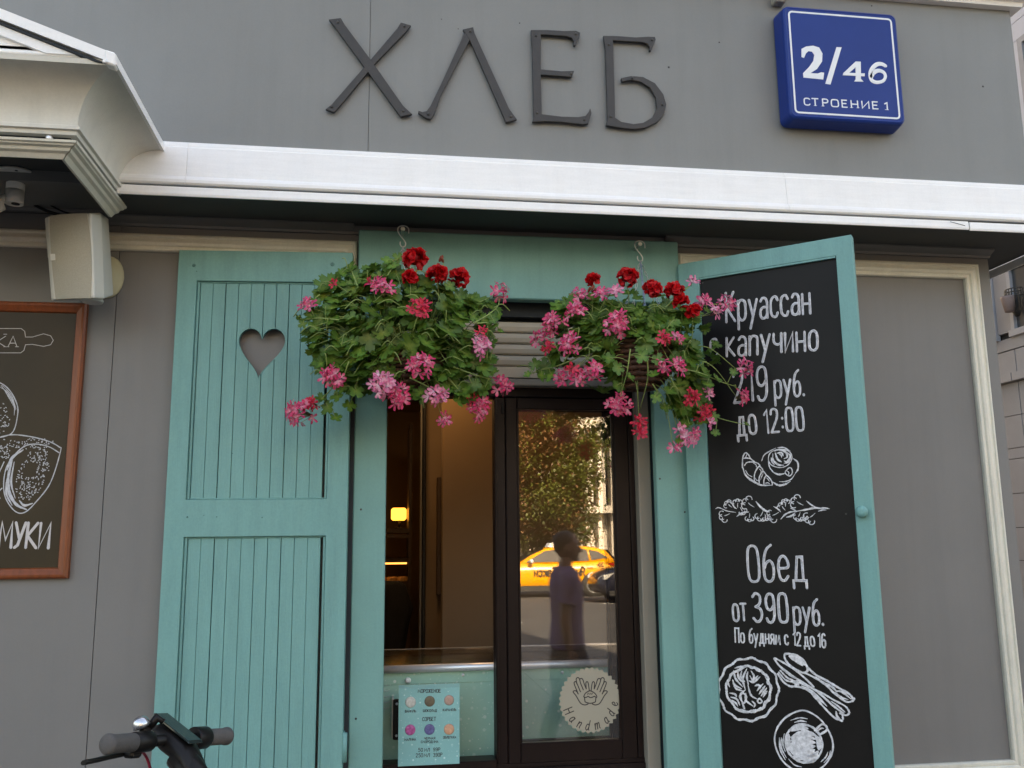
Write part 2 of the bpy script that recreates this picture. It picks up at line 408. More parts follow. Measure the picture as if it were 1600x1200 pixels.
struct(b.build('kerb', X['kerb']))
b = MB(); b.box(-120, 120, -60, -31.3, -.1, .10); struct(b.build('pavement', X['pave']))
b = MB()
for i in range(-40, 41): b.box(i*1.5+.004, i*1.5+1.496, -31.3, -31, -.1, .125, k=.012)
struct(b.build('kerb', X['kerb']))

# ------------------------------------------------------------------ kiosk
kiosk = empty('bakery_kiosk', (.5, 2.0, GZ), 'grey bakery kiosk with white cornice and turquoise framed serving window', 'kiosk')
XR = 2.286; XL = -3.3; DEP = 4.2
# lower wall: panels with hairline seams, an opening for the window, sides and back
b = MB(); g = .0012
b.box(XL, -.861-g, 0, .1, GZ, 2.79); b.box(-.861+g, -.04, 0, .1, GZ, 2.79)
b.box(-.04+g, .965-g, 0, .1, 2.545, 2.79); b.box(-.04+g, .965-g, 0, .1, GZ, .93)
b.box(.965, XR, 0, .1, GZ, 2.79); b.box(XL, -.05, .095, .12, GZ, 2.79)
b.box(XR-.1, XR-.0005, .1005, DEP, GZ, 2.79); b.box(XL, XL+.1, .1205, DEP, GZ, 2.79); b.box(XL+.1, XR-.1, DEP-.1, DEP, GZ, 2.79)
b.build('lower_wall', X['wall'], kiosk)
UY = -.26; UXR = 2.284
b = MB()
for x0, x1 in ((XL, -2.2), (-2.2, -.053), (-.053, UXR)): b.box(x0+.0008, x1-.0008, UY, UY+.03, 2.80, 3.70)
b.box(XL, UXR-.002, UY+.028, .15, 2.80, 3.70); b.box(UXR-.1, UXR-.001, .15, DEP+.1, 2.80, 3.70); b.box(XL, XL+.1, .15, DEP+.1, 2.80, 3.70); b.box(XL+.1, UXR-.1, DEP, DEP+.1, 2.8, 3.70)
uw = b.build('upper_wall', X['upper'], kiosk)
b = MB()      # small stains and screw holes of the fascia
for (px, py, r) in ((1536, 135, .004), (690, 30, .002), (812, 36, .0025), (1045, 105, .004), (1362, 9, .003), (716, 45, .002), (1124, 66, .003), (984, 198, .002), (960, 172, .0022)):
    p = at(px, py, UY); b = MB(); b.lathe([(r, 0), (r*.6, .0012)], p, (0, -1, 0), n=8); b.build('screw_hole', X['screw'], uw)
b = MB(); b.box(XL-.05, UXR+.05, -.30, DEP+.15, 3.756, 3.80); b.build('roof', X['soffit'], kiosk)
b = MB(); prof = [(0, 3.630), (.028, 3.630), (.033, 3.645), (.056, 3.650), (.07, 3.68), (.075, 3.725), (.09, 3.735), (.09, 3.755), (0, 3.755)]
b.loft([[(XL, UY-d, z) for d, z in prof], [(UXR+d, UY-d, z) for d, z in prof], [(UXR+d, DEP, z) for d, z in prof]], smooth=False)
b.build('roof_trim', X['white'], kiosk)
# main cornice: sloped sill, rounded nose, drip strip; turns the right corner
XS = -.90
def corn(prof, xs, depth_end=DEP):
    return [[(xs, -d, z) for d, z in prof], [(XR+d-.115, -d, z) for d, z in prof], [(XR+d-.115, depth_end, z) for d, z in prof]]
nose = [(.10, 2.944), (.270, 2.944), (.2765, 2.941), (.279, 2.931), (.2795, 2.924), (.284, 2.921)]
nose += [(.284+(.292-.284)*t, 2.921-(2.921-2.824)*t) for t in (.33, .66, 1)]
nose += [(.298, 2.817), (.3025, 2.809), (.3025, 2.800), (.297, 2.7945), (.10, 2.7945)]
b = MB()
segx = [XS, -.60, 1.345]
for i in range(len(segx)):      # lengths of sheet metal, butted with hairline gaps
    x0 = segx[i]+.0004
    if i < len(segx)-1: b.loft([[(x0, -d, z) for d, z in nose], [(segx[i+1]-.0004, -d+.0005*(i % 2), z) for d, z in nose]], smooth=False)
    else: b.loft(corn(nose, x0), smooth=False)
cornice = b.build('cornice', X['white'], kiosk)
b = MB(); b.box(1.93, 1.985, -.3004, -.2995, 2.778, 2.7795, xf=lambda x, y, z: (x, y, z-.22*(x-1.95))); b.build('crack', X['gap'], cornice)
strip = [(.2965, 2.788), (.2990, 2.765), (.2975, 2.758), (.292, 2.758), (.289, 2.788)]
b = MB(); b.loft([[(-.80, -d, z) for d, z in strip], [(2.0, -d, z) for d, z in strip]], smooth=False)
b.loft(corn([(d+.002, z-.003) for d, z in strip], 2.004), smooth=False)
b.build('drip_strip', X['white'], cornice)
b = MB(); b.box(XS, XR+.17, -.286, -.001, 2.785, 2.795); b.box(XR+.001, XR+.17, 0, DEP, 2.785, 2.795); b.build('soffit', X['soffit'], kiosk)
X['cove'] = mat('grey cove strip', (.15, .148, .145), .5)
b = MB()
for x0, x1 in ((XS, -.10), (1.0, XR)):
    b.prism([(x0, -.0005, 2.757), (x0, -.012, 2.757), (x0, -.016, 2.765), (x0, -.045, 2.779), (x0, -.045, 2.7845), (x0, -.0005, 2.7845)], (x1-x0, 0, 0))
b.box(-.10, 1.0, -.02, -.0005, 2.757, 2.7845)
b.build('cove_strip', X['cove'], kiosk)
# panel mouldings
mp = [(0, 0), (0, .016), (.006, .022), (.010, .022), (.013, .017), (.020, .019), (.030, .024), (.038, .022), (.043, .016), (.047, .018), (.054, .018), (.058, .012), (.058, 0)]
fxf = lambda x, h, z: (x, -h, z)
b = MB(); b.frame(1.050, 2.232, .895, 2.730, mp, fxf); b.build('panel_moulding', X['cream'], kiosk)
b = MB(); b.frame(-3.1, -.089, .895, 2.730, mp, fxf); b.build('panel_moulding', X['cream'], kiosk)
b = MB(); b.box(-3.1, -.9, -.035, -.0006, 2.79, 2.832, k=.006); b.build('wall_trim', X['wall'], kiosk)

# ---- entrance canopy with its pediment, at the left
cx, cy = -.793, -.676
can = [(-.02, 2.766), (.0, 2.766), (.002, 2.776), (.010, 2.778), (.010, 2.788), (.002, 2.792)]
cav = [(.002+.105*(1-math.cos(t)), 2.794+.112*math.sin(t)) for t in np.linspace(0, R(84), 30)]
can += cav+[(.113, 2.907), (.116, 2.920), (.10, 2.926), (-.02, 2.926)]
def around(prof, yend): return [[(-3.2, cy-d, z) for d, z in prof], [(cx+d, cy-d, z) for d, z in prof], [(cx+d, yend, z) for d, z in prof]]
def smooth_cove(b, R3):
    n = len(can); c0 = 6
    for a_, c_ in ((R3[0], R3[1]), (R3[1], R3[2])):
        for k in range(n):
            k2 = (k+1) % n; b.add([a_[k], c_[k], c_[k2], a_[k2]], [(0, 1, 2, 3)], 0, False)
    for ring in (R3[0], R3[2]): b.add(ring, [tuple(range(n))])
b = MB(); R3 = around(can, -.262)
b.loft(R3[:2], smooth=False); b.loft([R3[1], R3[2]], smooth=False)
canopy = b.build('entrance_canopy', X['cavetto'], kiosk)
low = [(-.05, 2.718), (-.042, 2.716), (-.032, 2.727), (-.022, 2.731), (-.018, 2.738), (-.008, 2.741), (-.006, 2.744), (.0, 2.746), (.002, 2.752), (-.05, 2.752)]
b = MB(); q = around(low, -.20); b.loft(q[:2], smooth=False); b.loft([[(p[0]+.001, p[1]+.004, p[2]) for p in q[1]], q[2]], smooth=False)
b.build('lower_moulding', X['cream'], canopy)
b = MB(); b.box(-3.2, cx-.049, cy+.05, -.002, 2.834, 2.842); b.box(-3.2, cx-.045, cy+.046, cy+.06, 2.74, 2.85); b.box(cx-.06, cx-.046, cy+.061, -.262, 2.74, 2.85)
b.box(-3.2, cx-.03, cy+.03, cy+.045, 2.7525, 2.80); b.box(cx-.045, cx-.03, cy+.0455, -.262, 2.7525, 2.80)
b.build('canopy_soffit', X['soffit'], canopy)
b = MB(); tx, tz, rx, rz = -.672, 2.932, -1.95, 3.405; yf = -.800
for sgn in (0, 1):
    f = (lambda x: x) if sgn == 0 else (lambda x: 2*rx-x)
    e = .002*sgn
    b.prism([(f(tx), yf-e, tz), (f(rx), yf-e, rz), (f(rx), yf-e, rz-.032), (f(tx+.003), yf-e, tz-.028)], (0, .54, 0))
    b.prism([(f(tx-.10), yf+.012-e, tz-.002), (f(rx), yf+.012-e, rz-.038), (f(rx), yf+.012-e, rz-.060), (f(tx-.17), yf+.012-e, tz-.002)], (0, .05, 0))
    b.prism([(f(tx-.16), yf+.024-e, tz-.002), (f(rx), yf+.024-e, rz-.062), (f(rx), yf+.024-e, rz-.09), (f(tx-.25), yf+.024-e, tz-.002)], (0, .05, 0))
b.box(-3.2, tx-.08, yf+.016, yf+.05, 2.9265, 2.937, k=.003); b.box(-3.2, tx-.13, yf+.024, yf+.05, 2.9375, 2.953, k=.005); b.box(-3.2, tx-.18, yf+.034, yf+.1, 2.9535, 2.970, k=.006)
b.prism([(tx-.03, -.735, 2.926), (rx, -.735, rz-.06), (2*rx-tx+.03, -.735, 2.926)], (0, .02, 0))
b.build('pediment', X['white'], canopy)
b = MB(); b.prism([(tx-.02, yf+.006, tz-.024), (rx, yf+.006, rz-.0325), (rx, yf+.006, rz-.0378), (tx-.05, yf+.006, tz-.020)], (0, .05, 0)); b.build('rake_gap', X['gap'], canopy)
b = MB(); p = np.array((-.683, -.804, 2.918)); b.box(p[0]-.014, p[0]+.012, p[1]-.004, p[1]+.03, p[2]-.018, p[2]+.018, k=.004, xf=lambda x, y, z: (x, y, z-.3*(x-p[0]))); b.lathe([(.006, 0), (.004, .006)], p+np.array((-.012, -.002, -.012)), (0, -1, 0), n=8)
b.build('corner_cap', X['white'], canopy)
b = MB()     # torn sealant along the side edge of the canopy roof
rr_ = random.Random(2)
P_ = [(cx+.1175, y, 2.914+rr_.uniform(-.003, .002)) for y in np.linspace(-.76, -.38, 14)]
b.tube(P_, [.0015+.0035*math.sin(math.pi*i/13)*rr_.uniform(.6, 1.2) for i in range(14)], n=6); b.build('open_joint', X['gap'], canopy)
b = MB(); b.lathe([(.008, -.02), (.008, .006), (.003, .008)], (-.862, cy+.012, 2.7595), (0, -1, 0), n=10); b.build('bolt', X['steel'], canopy)

# ---- turquoise surround of the serving window
b = MB()
b.box(-.083, 1.040, -.048, -.0005, 2.534, 2.762, k=.004)
b.box(-.085, .020, -.036, -.0005, .70, 2.5335, k=.003); b.box(.931, 1.047, -.036, -.0005, .70, 2.5335, k=.003)
b.box(-.04, -.005, .0, .1, .931, 2.5); b.box(.956, .9645, .0, .1, .931, 2.5)
sur = b.build('window_surround', X['teal2'], kiosk)
b = MB(); b.box(-.0995, -.0855, -.034, -.0005, .72, 2.60); b.build('gap_shade_strip', X['gap'], kiosk)  # dark strip paints the shade of the gap beside the left shutter
b = MB()
for (px, py) in ((564, 796), (1031, 748), (556, 1123), (1070, 800)):
    p = at(px, py, -.0365); b = MB(); b.lathe([(.0035, 0), (.002, .0008)], p, (0, -1, 0), n=8); b.build('screw', X['screw'], sur)
PEGS = []
for (tx_, ty_) in ((629.5, 357), (1000.5, 380.5)):
    p = at(tx_, ty_, -.118); PEGS.append(p); b = MB()
    b.lathe([(.0045, 0), (.0045, .062), (.0075, .062), (.0078, .068), (.006, .0715)], (p[0], -.047, p[2]), (0, -1, 0), n=12)
    b.build('peg', X['speaker'], sur)
# ---- roller shutter box, guide rail, window, sashes
b = MB()
zs = [2.478, 2.437, 2.397, 2.357, 2.317]
for a, c in zip(zs[:-1], zs[1:]):
    b.prism([(-.04, .05, a-.0015), (-.04, .042, a-.006), (-.04, .038, (a+c)/2), (-.04, .042, c+.006), (-.04, .047, c+.0015), (-.04, .09, c+.0015), (-.04, .09, a-.0015)], (1.0, 0, 0))
b.box(-.04, .96, .047, .09, 2.276, 2.3155, k=.002)
rsb = b.build('roller_shutter', X['alu'], kiosk)
b = MB(); b.box(-.039, .958, .075, .094, 2.26, 2.49); b.box(-.039, .964, .03, .094, 2.491, 2.5445); b.build('core_recess_shade', X['gap'], rsb)  # dark backing of the slats; upper box paints the recess shade
b = MB(); b.box(-.039, .96, .04, .092, 2.248, 2.272, k=.003); b.build('shutter_rail', X['rail'], rsb)
for x0_, x1_ in ((.892, .938), (-.03, -.0085)):
    b = MB(); b.box(x0_, x1_, .045, .11, .955, 2.2475, k=.003); b.build('guide_rail', X['rail'], kiosk)
for x0_, x1_ in ((.9385, .9555), (-.0395, -.0305)):
    b = MB(); b.box(x0_, x1_, .06, .10, .95, 2.2475); b.build('rail_gap', X['gap'], kiosk)
WY = .085
b = MB()    # fixed frame with the sliding track
b.box(-.008, .8915, WY, WY+.075, 2.215, 2.2475, k=.003); b.box(-.008, .8915, WY-.012, WY+.075, .956, .982, k=.002)
b.box(-.008, .8915, WY-.002, WY+.004, .9825, .995); b.box(.0025, .3915, WY-.011, WY+.070, .9822, 1.010, k=.003); b.box(-.008, .8915, WY+.034, WY+.04, .9825, .993)
b.box(.872, .8915, WY+.002, WY+.075, .9825, 2.2145, k=.002); b.box(-.008, .002, WY+.002, WY+.075, .9825, 2.2145, k=.002)
wf = b.build('window_frame', X['brown'], kiosk)
def sash(name, x0, x1, y0, lo, hi, st_l, st_r, rl_b, rl_t):
    b = MB(); t = .03
    b.box(x0, x0+st_l, y0, y0+t, lo, hi, k=.003); b.box(x1-st_r, x1, y0, y0+t, lo, hi, k=.003)
    b.box(x0+st_l, x1-st_r, y0+.001, y0+t, lo, lo+rl_b, k=.003); b.box(x0+st_l, x1-st_r, y0+.001, y0+t, hi-rl_t, hi, k=.003)
    b.box(x0+st_l+.0005, x0+st_l+.006, y0+.006, y0+.02, lo+rl_b, hi-rl_t); b.box(x1-st_r-.006, x1-st_r-.0005, y0+.006, y0+.02, lo+rl_b, hi-rl_t)
    o = b.build('sash', X['brown'], kiosk)
    b = MB(); b.box(x0+st_l+.001, x1-st_r-.001, y0+.012, y0+.0165, lo+rl_b+.001, hi-rl_t-.001); pn = b.build('pane', X['glass'], o)
    return o
s1 = sash('sash', .432, .871, WY+.003, .9835, 2.2135, .041, .052, .072, .042)
s2 = sash('sash', .392, .840, WY+.042, .9835, 2.2135, .038, .045, .072, .042)
b = MB(); b.box(.3925, .4305, WY+.004, WY+.04, .9835, 2.2135, k=.003); b.box(.4005, .4065, WY+.001, WY+.004, .9835, 2.2135); b.build('meeting_stile', X['brown'], s1)
b = MB(); b.box(.418, .424, WY-.01, WY+.003, 2.155, 2.19, k=.002); b.build('latch', X['black'], s1)
b = MB(); b.box(-.0045, .93, -.03, WY-.0125, .925, .955, k=.004); b.build('sill', X['white'], kiosk)

# ---- left shutter: open flat against the wall, hung a touch out of true
def shutter_frame(w, z0, z1, st_l, st_r, top, m0, m1, th=.032, mid=True, bot=.12):
    b = MB(); xs = [0, st_l, w-st_r, w]
    zs = [z0, z0+bot, m0, m1, z1-top, z1] if mid else [z0, z0+bot, z1-top, z1]
    lattice(b, xs, zs, {(1, 1), (1, 3)} if mid else {(1, 1)}, -th, 0)
    return b
def soften(o, w_=.0022):
    md = o.modifiers.new('bv', 'BEVEL'); md.width = w_; md.segments = 2; md.limit_method = 'ANGLE'; md.angle_limit = R(50); apply_mods(o)
wsh, z0s, z1s = .566, .72, 2.672
b = shutter_frame(wsh, z0s, z1s, .062, .066, .104, 1.738, 1.854)
def bead(b, x0, x1, za, zb):   # sunk bead round a panel
    e = .009
    b.box(x0+.0005, x0+e, -.024, -.006, za+.0005, zb-.0005, k=.002); b.box(x1-e, x1-.0005, -.024, -.006, za+.0005, zb-.0005, k=.002)
    b.box(x0+e, x1-e, -.023, -.006, za+.0005, za+.005); b.box(x0+e, x1-e, -.023, -.006, zb-.005, zb-.0005)
for za, zb in ((1.854, z1s-.104), (z0s+.12, 1.738)): bead(b, .062, wsh-.066, za, zb)
lsh = b.build('shutter', X['teal'], kiosk, local=True); SO = np.array((-.658, -.043, 0))
def place(o, loc): o.location = Vector(loc)-Vector(kiosk.location)
soften(lsh); place(lsh, SO); tag(lsh, 'turquoise plank shutter with a heart shaped hole, folded back on the wall')
lsh.rotation_euler = (0, 0, 0)
random.seed(5)
b = MB(); pw = (.492-.062-.018)/10
gaps = [.0030, .0010, .0026, .0014, .0010, .0016, .0016, .0020, .0012, .0006, .0018]
for za, zb in ((1.856, z1s-.106), (z0s+.122, 1.736)):
    for i in range(10):
        x0 = .071+i*pw; dy = random.uniform(-.0008, .0008)
        b.box(x0+gaps[i]/2, x0+pw-gaps[i+1]/2, -.019+dy, -.003+dy, za+.0005, zb-.0005, k=.0012)
plk = b.build('plank_panel', X['teal'], lsh, local=True)
hc = np.array((.277, 2.338)); hp = []
for t in np.linspace(0, 2*math.pi, 56, endpoint=False):
    xx = 16*math.sin(t)**3; zz = 13*math.cos(t)-5*math.cos(2*t)-2*math.cos(3*t)-math.cos(4*t)
    hp.append((hc[0]+xx*.0047+.0005*min(0, zz), -.1, hc[1]+.012+(zz if zz > 0 else zz*1.22)*.0052))
b = MB(); b.prism(hp, (0, .2, 0)); cut = b.build('cutter', X['teal'], None)
cut.location = SO
bpy.context.view_layer.update()
md = plk.modifiers.new('h', 'BOOLEAN'); md.operation = 'DIFFERENCE'; md.object = cut; md.solver = 'EXACT'
apply_mods(plk); bpy.data.objects.remove(cut)
bb = MB()
bb.tube([(p[0], -.0185, p[2]) for p in hp], .0012, n=5, closed=True); bb.build('heart_edge', X['teal'], lsh, local=True)
for zc in (1.10, 2.42):
    b = MB(); b.lathe([(.0075, 0), (.0075, .085)], (wsh+.006, -.028, zc-.042), n=10); b.box(wsh-.001, wsh+.004, -.03, -.006, zc-.03, zc+.045); b.build('hinge', X['teal'], lsh, local=True)
b = MB()
KN = []
for (x, z, r) in ((.05, 2.62, .006), (.50, 2.63, .007), (.07, 1.80, .003), (.12, 1.805, .0015), (.16, 1.80, .002), (.3, 1.797, .0022), (.06, 2.60, .002), (.2, 2.0, .002)):
    KN.append((x, z, r))
X['knot'] = mat('knots under paint', (.075, .22, .20), .5, var=.3, scale=90)
for x, z, r in KN:
    b = MB(); b.lathe([(r, 0), (r*.6, .0006)], (x, -.032, z), (0, -1, 0), n=9); b.build('wood_knot', X['knot'], lsh, local=True)
lsh.rotation_euler = (0, 0, R(-3.7))
place(lsh, (-.664, -.003, 0))
# ---- right shutter: swung out about 39 degrees, its inner face carries the menu board
H0 = np.array((1.036, -.07)); H1 = np.array((1.484, -.437)); E_ = (H1-H0)/np.linalg.norm(H1-H0); NB = np.array((E_[1], -E_[0]))
if NB @ (CAM[:2]-H0) < 0: NB = -NB
SW = .577
b = shutter_frame(SW, z0s, z1s, .066, .052, .062, 1.74, 1.85, th=.034, mid=False)
b.v = [(v[0] if v[0] > .001 else -.008, v[1], v[2]) for v in b.v]
rsh = b.build('shutter', X['teal'], kiosk, local=True); soften(rsh); tag(rsh, 'turquoise shutter swung open, carrying the black menu board')
ang = math.atan2(E_[1], E_[0]); rsh.rotation_euler = (0, 0, ang)
# frame front face is local -y; it must face the camera
place(rsh, (H0[0]-NB[0]*.034, H0[1]-NB[1]*.034, 0))
b = MB(); b.box(.064, SW-.05, -.012, -.002, z0s+.05, z1s-.05); b.build('back_panel', X['teal'], rsh, local=True)
b = MB(); b.lathe([(.006, 0), (.008, .006), (.0175, .012), (.0185, .02), (.014, .027), (.006, .030)], (.548, -.034, 1.792), (0, -1, 0), n=18); b.build('knob', X['teal'], rsh, local=True)
for zc in (1.10, 2.42):
    b = MB(); b.lathe([(.0075, 0), (.0075, .085)], (-.004, -.012, zc-.042), n=10); b.build('hinge', X['teal'], rsh, local=True)
b = MB(); b.box(.068, SW-.054, -.0335, -.02, z1s-.068, z1s-.0625); b.build('lip', X['teal'], rsh, local=True)
def bd(u, z, h=0):      # point on the menu board: along the shutter, height, out of the board
    q = H0+E_*u+NB*(h-.012); return (q[0], q[1], z)
def bp(px, py, h=0):    # photo pixel -> board coordinates
    o = H0-NB*.012; d = ray(px, py); n = NB
    t = (n @ (o-CAM[:2]))/(n @ d[:2]); q = CAM+t*d
    return np.array(((q[:2]-o) @ E_, q[2]))
# ------------------------------------------------------------------ lettering by brush strokes
GL = {  # hand lettering; l = straight, s = smooth, c = closed smooth
'К': 'l 0 0 0 1; l .38 1 .04 .48 .44 0', 'О': 'c .2 1 .03 .85 .02 .15 .2 0 .38 .15 .37 .85', 'П': 'l 0 0 0 1 .36 1 .36 0',
'р': 'l 0 -.3 0 .66; s 0 .54 .12 .67 .3 .64 .36 .5 .35 .14 .24 0 .1 .02 0 .14', 'у': 'l 0 .66 .19 .1; l .38 .66 .19 .1 .06 -.3',
'а': 's .03 .57 .12 .67 .27 .65 .34 .52 .34 .3 .34 0; s .34 .36 .14 .36 .02 .26 .02 .08 .12 0 .26 .03 .34 .14',
'с': 's .33 .53 .25 .66 .1 .64 .01 .5 .01 .15 .1 .02 .25 0 .33 .13', 'н': 'l 0 .66 0 0; l .34 .66 .34 0; l 0 .33 .34 .33',
'к': 'l 0 .66 0 0; l .33 .66 .04 .33 .36 0', 'п': 's 0 0 0 .66; s 0 .5 .1 .65 .26 .65 .34 .54 .34 0', 'ч': 's 0 .66 0 .42 .08 .3 .22 .28 .33 .34; l .33 .66 .33 0',
'и': 'l 0 .66 0 0 .33 .66 .33 0', 'о': 'c .18 .67 .03 .55 .02 .12 .18 0 .34 .12 .33 .55',
'д': 'l .08 0 .16 .64 .33 .64 .33 0; l 0 -.2 0 0 .43 0 .43 -.2', 'б': 's .3 1 .12 .86 .02 .55 .02 .14 .12 0 .26 .02 .34 .16 .34 .42 .24 .56 .1 .5 .03 .36',
'е': 's .03 .33 .33 .36 .33 .54 .2 .67 .06 .58 .01 .33 .06 .06 .2 0 .33 .12', 'т': 'l 0 .66 .34 .66; l .17 .66 .17 0',
'я': 'l .34 0 .34 .66; s .34 .66 .12 .65 .03 .5 .12 .33 .34 .33; l .18 .33 0 0', 'м': 'l 0 0 .05 .66 .21 .14 .38 .66 .43 0', 'ю': 'l 0 0 0 .66; l 0 .33 .14 .33; c .3 .67 .15 .5 .15 .15 .3 0 .45 .15 .45 .5',
'.': 'l .03 .04 .03 0', ':': 'l .03 .22 .03 .18; l .03 .6 .03 .56',
'0': 'c .18 1 .03 .86 .02 .14 .18 0 .34 .14 .33 .86', '1': 'l 0 .8 .15 1 .15 0', '2': 's .02 .78 .06 .96 .2 1 .33 .9 .32 .64 .18 .34 0 0; l 0 0 .37 0',
'3': 's .02 .88 .14 1 .3 .94 .33 .76 .26 .6 .12 .53; s .12 .53 .3 .46 .36 .26 .28 .06 .14 0 .0 .12', '5': 'l .33 1 .05 1 .03 .58; s .03 .58 .18 .63 .33 .5 .34 .2 .22 .02 .1 0 0 .1',
'6': 's .32 .88 .2 1 .06 .88 .02 .5 .03 .14 .14 0 .27 .02 .35 .2 .33 .46 .2 .56 .04 .4', '9': 's .34 .6 .2 .44 .06 .5 .02 .74 .08 .94 .2 1 .32 .92 .35 .6 .33 .2 .22 .01 .08 .02 .02 .14', '4': 'l .28 0 .28 1 0 .3 .38 .3', '7': 'l 0 1 .36 1 .12 0', '8': 'c .18 1 .04 .85 .1 .58 .3 .45 .35 .18 .18 0 .02 .18 .07 .45 .27 .58 .33 .85'}
CAPS = {'М': 'l 0 0 .04 1 .25 .3 .46 1 .5 0', 'О': 'c .22 1 .04 .88 .03 .12 .22 0 .41 .12 .4 .88', 'Р': 'l 0 0 0 1; s 0 1 .24 1 .37 .88 .37 .62 .24 .48 0 .48', 'Ж': 'l 0 0 .26 .5 .52 0; l 0 1 .26 .5 .52 1; l .26 0 .26 1',
'Е': 'l .36 1 0 1 0 0 .37 0; l 0 .52 .3 .52', 'Н': 'l 0 0 0 1; l .4 0 .4 1; l 0 .5 .4 .5', 'В': 'l 0 0 0 1; s 0 1 .22 1 .33 .9 .33 .64 .2 .54 0 .54; s 0 .54 .24 .52 .38 .4 .38 .12 .24 0 0 0', 'А': 'l 0 0 .21 1 .42 0; l .07 .34 .35 .34',
'И': 'l 0 1 0 0 .4 1 .4 0', 'Л': 'l 0 0 .16 1 .4 1 .4 0', 'Ь': 'l 0 1 0 0; s 0 .55 .22 .55 .35 .44 .35 .12 .22 0 0 0', 'Ш': 'l 0 1 0 0 .56 0 .56 1; l .28 0 .28 1', 'К': 'l 0 0 0 1; l .4 1 .02 .48 .42 0',
'Д': 'l .08 0 .14 1 .36 1 .36 0; l 0 -.15 0 0 .46 0 .46 -.15', 'С': 's .38 .85 .3 .97 .12 .97 .02 .8 .02 .2 .12 .03 .3 .03 .38 .16', 'Б': 'l .36 1 0 1 0 0; s 0 .56 .24 .56 .37 .46 .37 .12 .24 0 0 0', 'Т': 'l 0 1 .42 1; l .21 1 .21 0',
'Ч': 's 0 1 0 .6 .08 .46 .22 .44 .36 .5; l .36 1 .36 0', 'Я': 'l .36 0 .36 1; s .36 1 .12 1 .01 .86 .01 .64 .12 .5 .36 .5; l .18 .5 0 0', 'П': 'l 0 0 0 1 .38 1 .38 0', 'Х': 'l 0 0 .42 1; l 0 1 .42 0', 'У': 'l 0 1 .2 .36; l .4 1 .16 .1 .04 0'}
for k in '0123456789.': CAPS[k] = GL[k]
LAT = {'H': 'l 0 0 .06 1; l .46 0 .52 1; l .04 .52 .5 .52', 'a': 's .36 .5 .26 .62 .1 .52 .01 .2 .1 0 .24 .08 .35 .3; l .38 .62 .31 .12 .38 0', 'n': 'l .07 .62 0 0; s .03 .3 .14 .52 .26 .62 .35 .54 .3 .1 .35 0', 'd': 's .36 .48 .26 .62 .1 .52 .01 .2 .1 0 .24 .08 .34 .3; l .44 1 .32 .1 .38 0',
'm': 'l .07 .62 0 0; s .03 .3 .12 .52 .22 .62 .29 .52 .24 0; s .27 .3 .36 .52 .46 .62 .53 .54 .49 .1 .54 0', 'e': 's .02 .26 .26 .34 .34 .5 .24 .63 .1 .54 .01 .24 .1 .02 .24 .02 .34 .14'}
TAXI = dict(GL); TAXI['Я'] = CAPS['Я']; TAXI['Т'] = CAPS['Т']
def glyph(g):
    out = []
    for part in g.split(';'):
        q = part.split(); k = q[0]; v = [float(a) for a in q[1:]]; P = list(zip(v[0::2], v[1::2])); out.append((k, P))
    return out
def text(b, s, p0, p1, H, M, sw, font=GL, mat=0, gap=.17, space=.26, h=.0007, wob=.1, jit=0, core=None):
    p0 = np.array(p0, float); p1 = np.array(p1, float); items = []; x = 0
    for ch in s:
        if ch == ' ': x += space; continue
        g = glyph(font[ch]); wd = max(q[0] for _, P in g for q in P); items.append((g, x)); x += wd+gap
    L = np.linalg.norm(p1-p0); d = (p1-p0)/L; n = np.array([-d[1], d[0]]); sx = L/(x-gap)
    k = 0
    for g, x0 in items:
        dj = random.uniform(-jit, jit)*H; sl = random.uniform(-jit, jit)*.6
        for kind, P in g:
            Q = [p0+d*((x0+q[0])*sx+q[1]*H*sl)+n*(q[1]*H+dj) for q in P]
            if kind == 's': Q = cr(Q, 5)
            if kind == 'c': Q = cr(Q, 5, True)
            hh = h*(1+.12*(k % 4)); k += 1
            b.ribbon(Q, sw, M, hh, closed=(kind == 'c'), mat=mat, wob=wob, core=core)
random.seed(3)
# ------------------------------------------------------------------ menu board on the open shutter
menu = empty('menu_board', bd(.29, 1.0), 'black chalkboard menu in the open shutter, white hand lettering and food drawings', 'menu board')
b = MB()
bx0, bx1 = .0655, SW-.0515; bz0, bz1 = z0s+.119, z1s-.0615
b.prism([bd(bx0, bz0), bd(bx1, bz0), bd(bx1, bz1), bd(bx0, bz1)], (-NB[0]*.006, -NB[1]*.006, 0)); b.build('board', X['board'], menu)
def bt(b, s, l, r, hpx, sw=.0075, **k):
    p0, p1 = bp(*l), bp(*r); H = (bp(l[0], l[1]-hpx)-p0)[1]
    text(b, s, p0, p1, H, bd, sw, jit=.02, **k)
LN = [('Круассан', (1135, 503), (1266, 489), 46), ('с капучино', (1110, 559), (1277, 547), 43), ('219', (1147, 629), (1199, 624), 52), ('руб.', (1211, 621), (1256, 618), 40),
('до', (1153, 681), (1182, 678), 44), ('12:00', (1196, 677), (1256, 672), 36), ('Обед', (1170, 908), (1260, 908), 56), ('от', (1146, 970), (1167, 970), 39), ('390', (1178, 972), (1231, 973), 44), ('руб.', (1241, 975), (1286, 977), 40)]
for s_, l_, r_, h_ in LN:
    b = MB(); bt(b, s_, l_, r_, h_, .0100 if h_ > 42 else .0090, core=1); b.build('lettering', [X['chalk'], X['chalkgrey']], menu)
for s_, l_, r_, h_ in [('По', (1149, 1003), (1163, 1004), 22), ('будням', (1171, 1004), (1219, 1007), 22), ('с', (1227, 1007), (1232, 1007), 22), ('12', (1240, 1008), (1251, 1009), 20), ('до', (1257, 1010), (1273, 1010), 22), ('16', (1279, 1011), (1290, 1012), 21)]:
    b = MB(); bt(b, s_, l_, r_, h_, .0056); b.build('lettering', X['chalk'], menu)
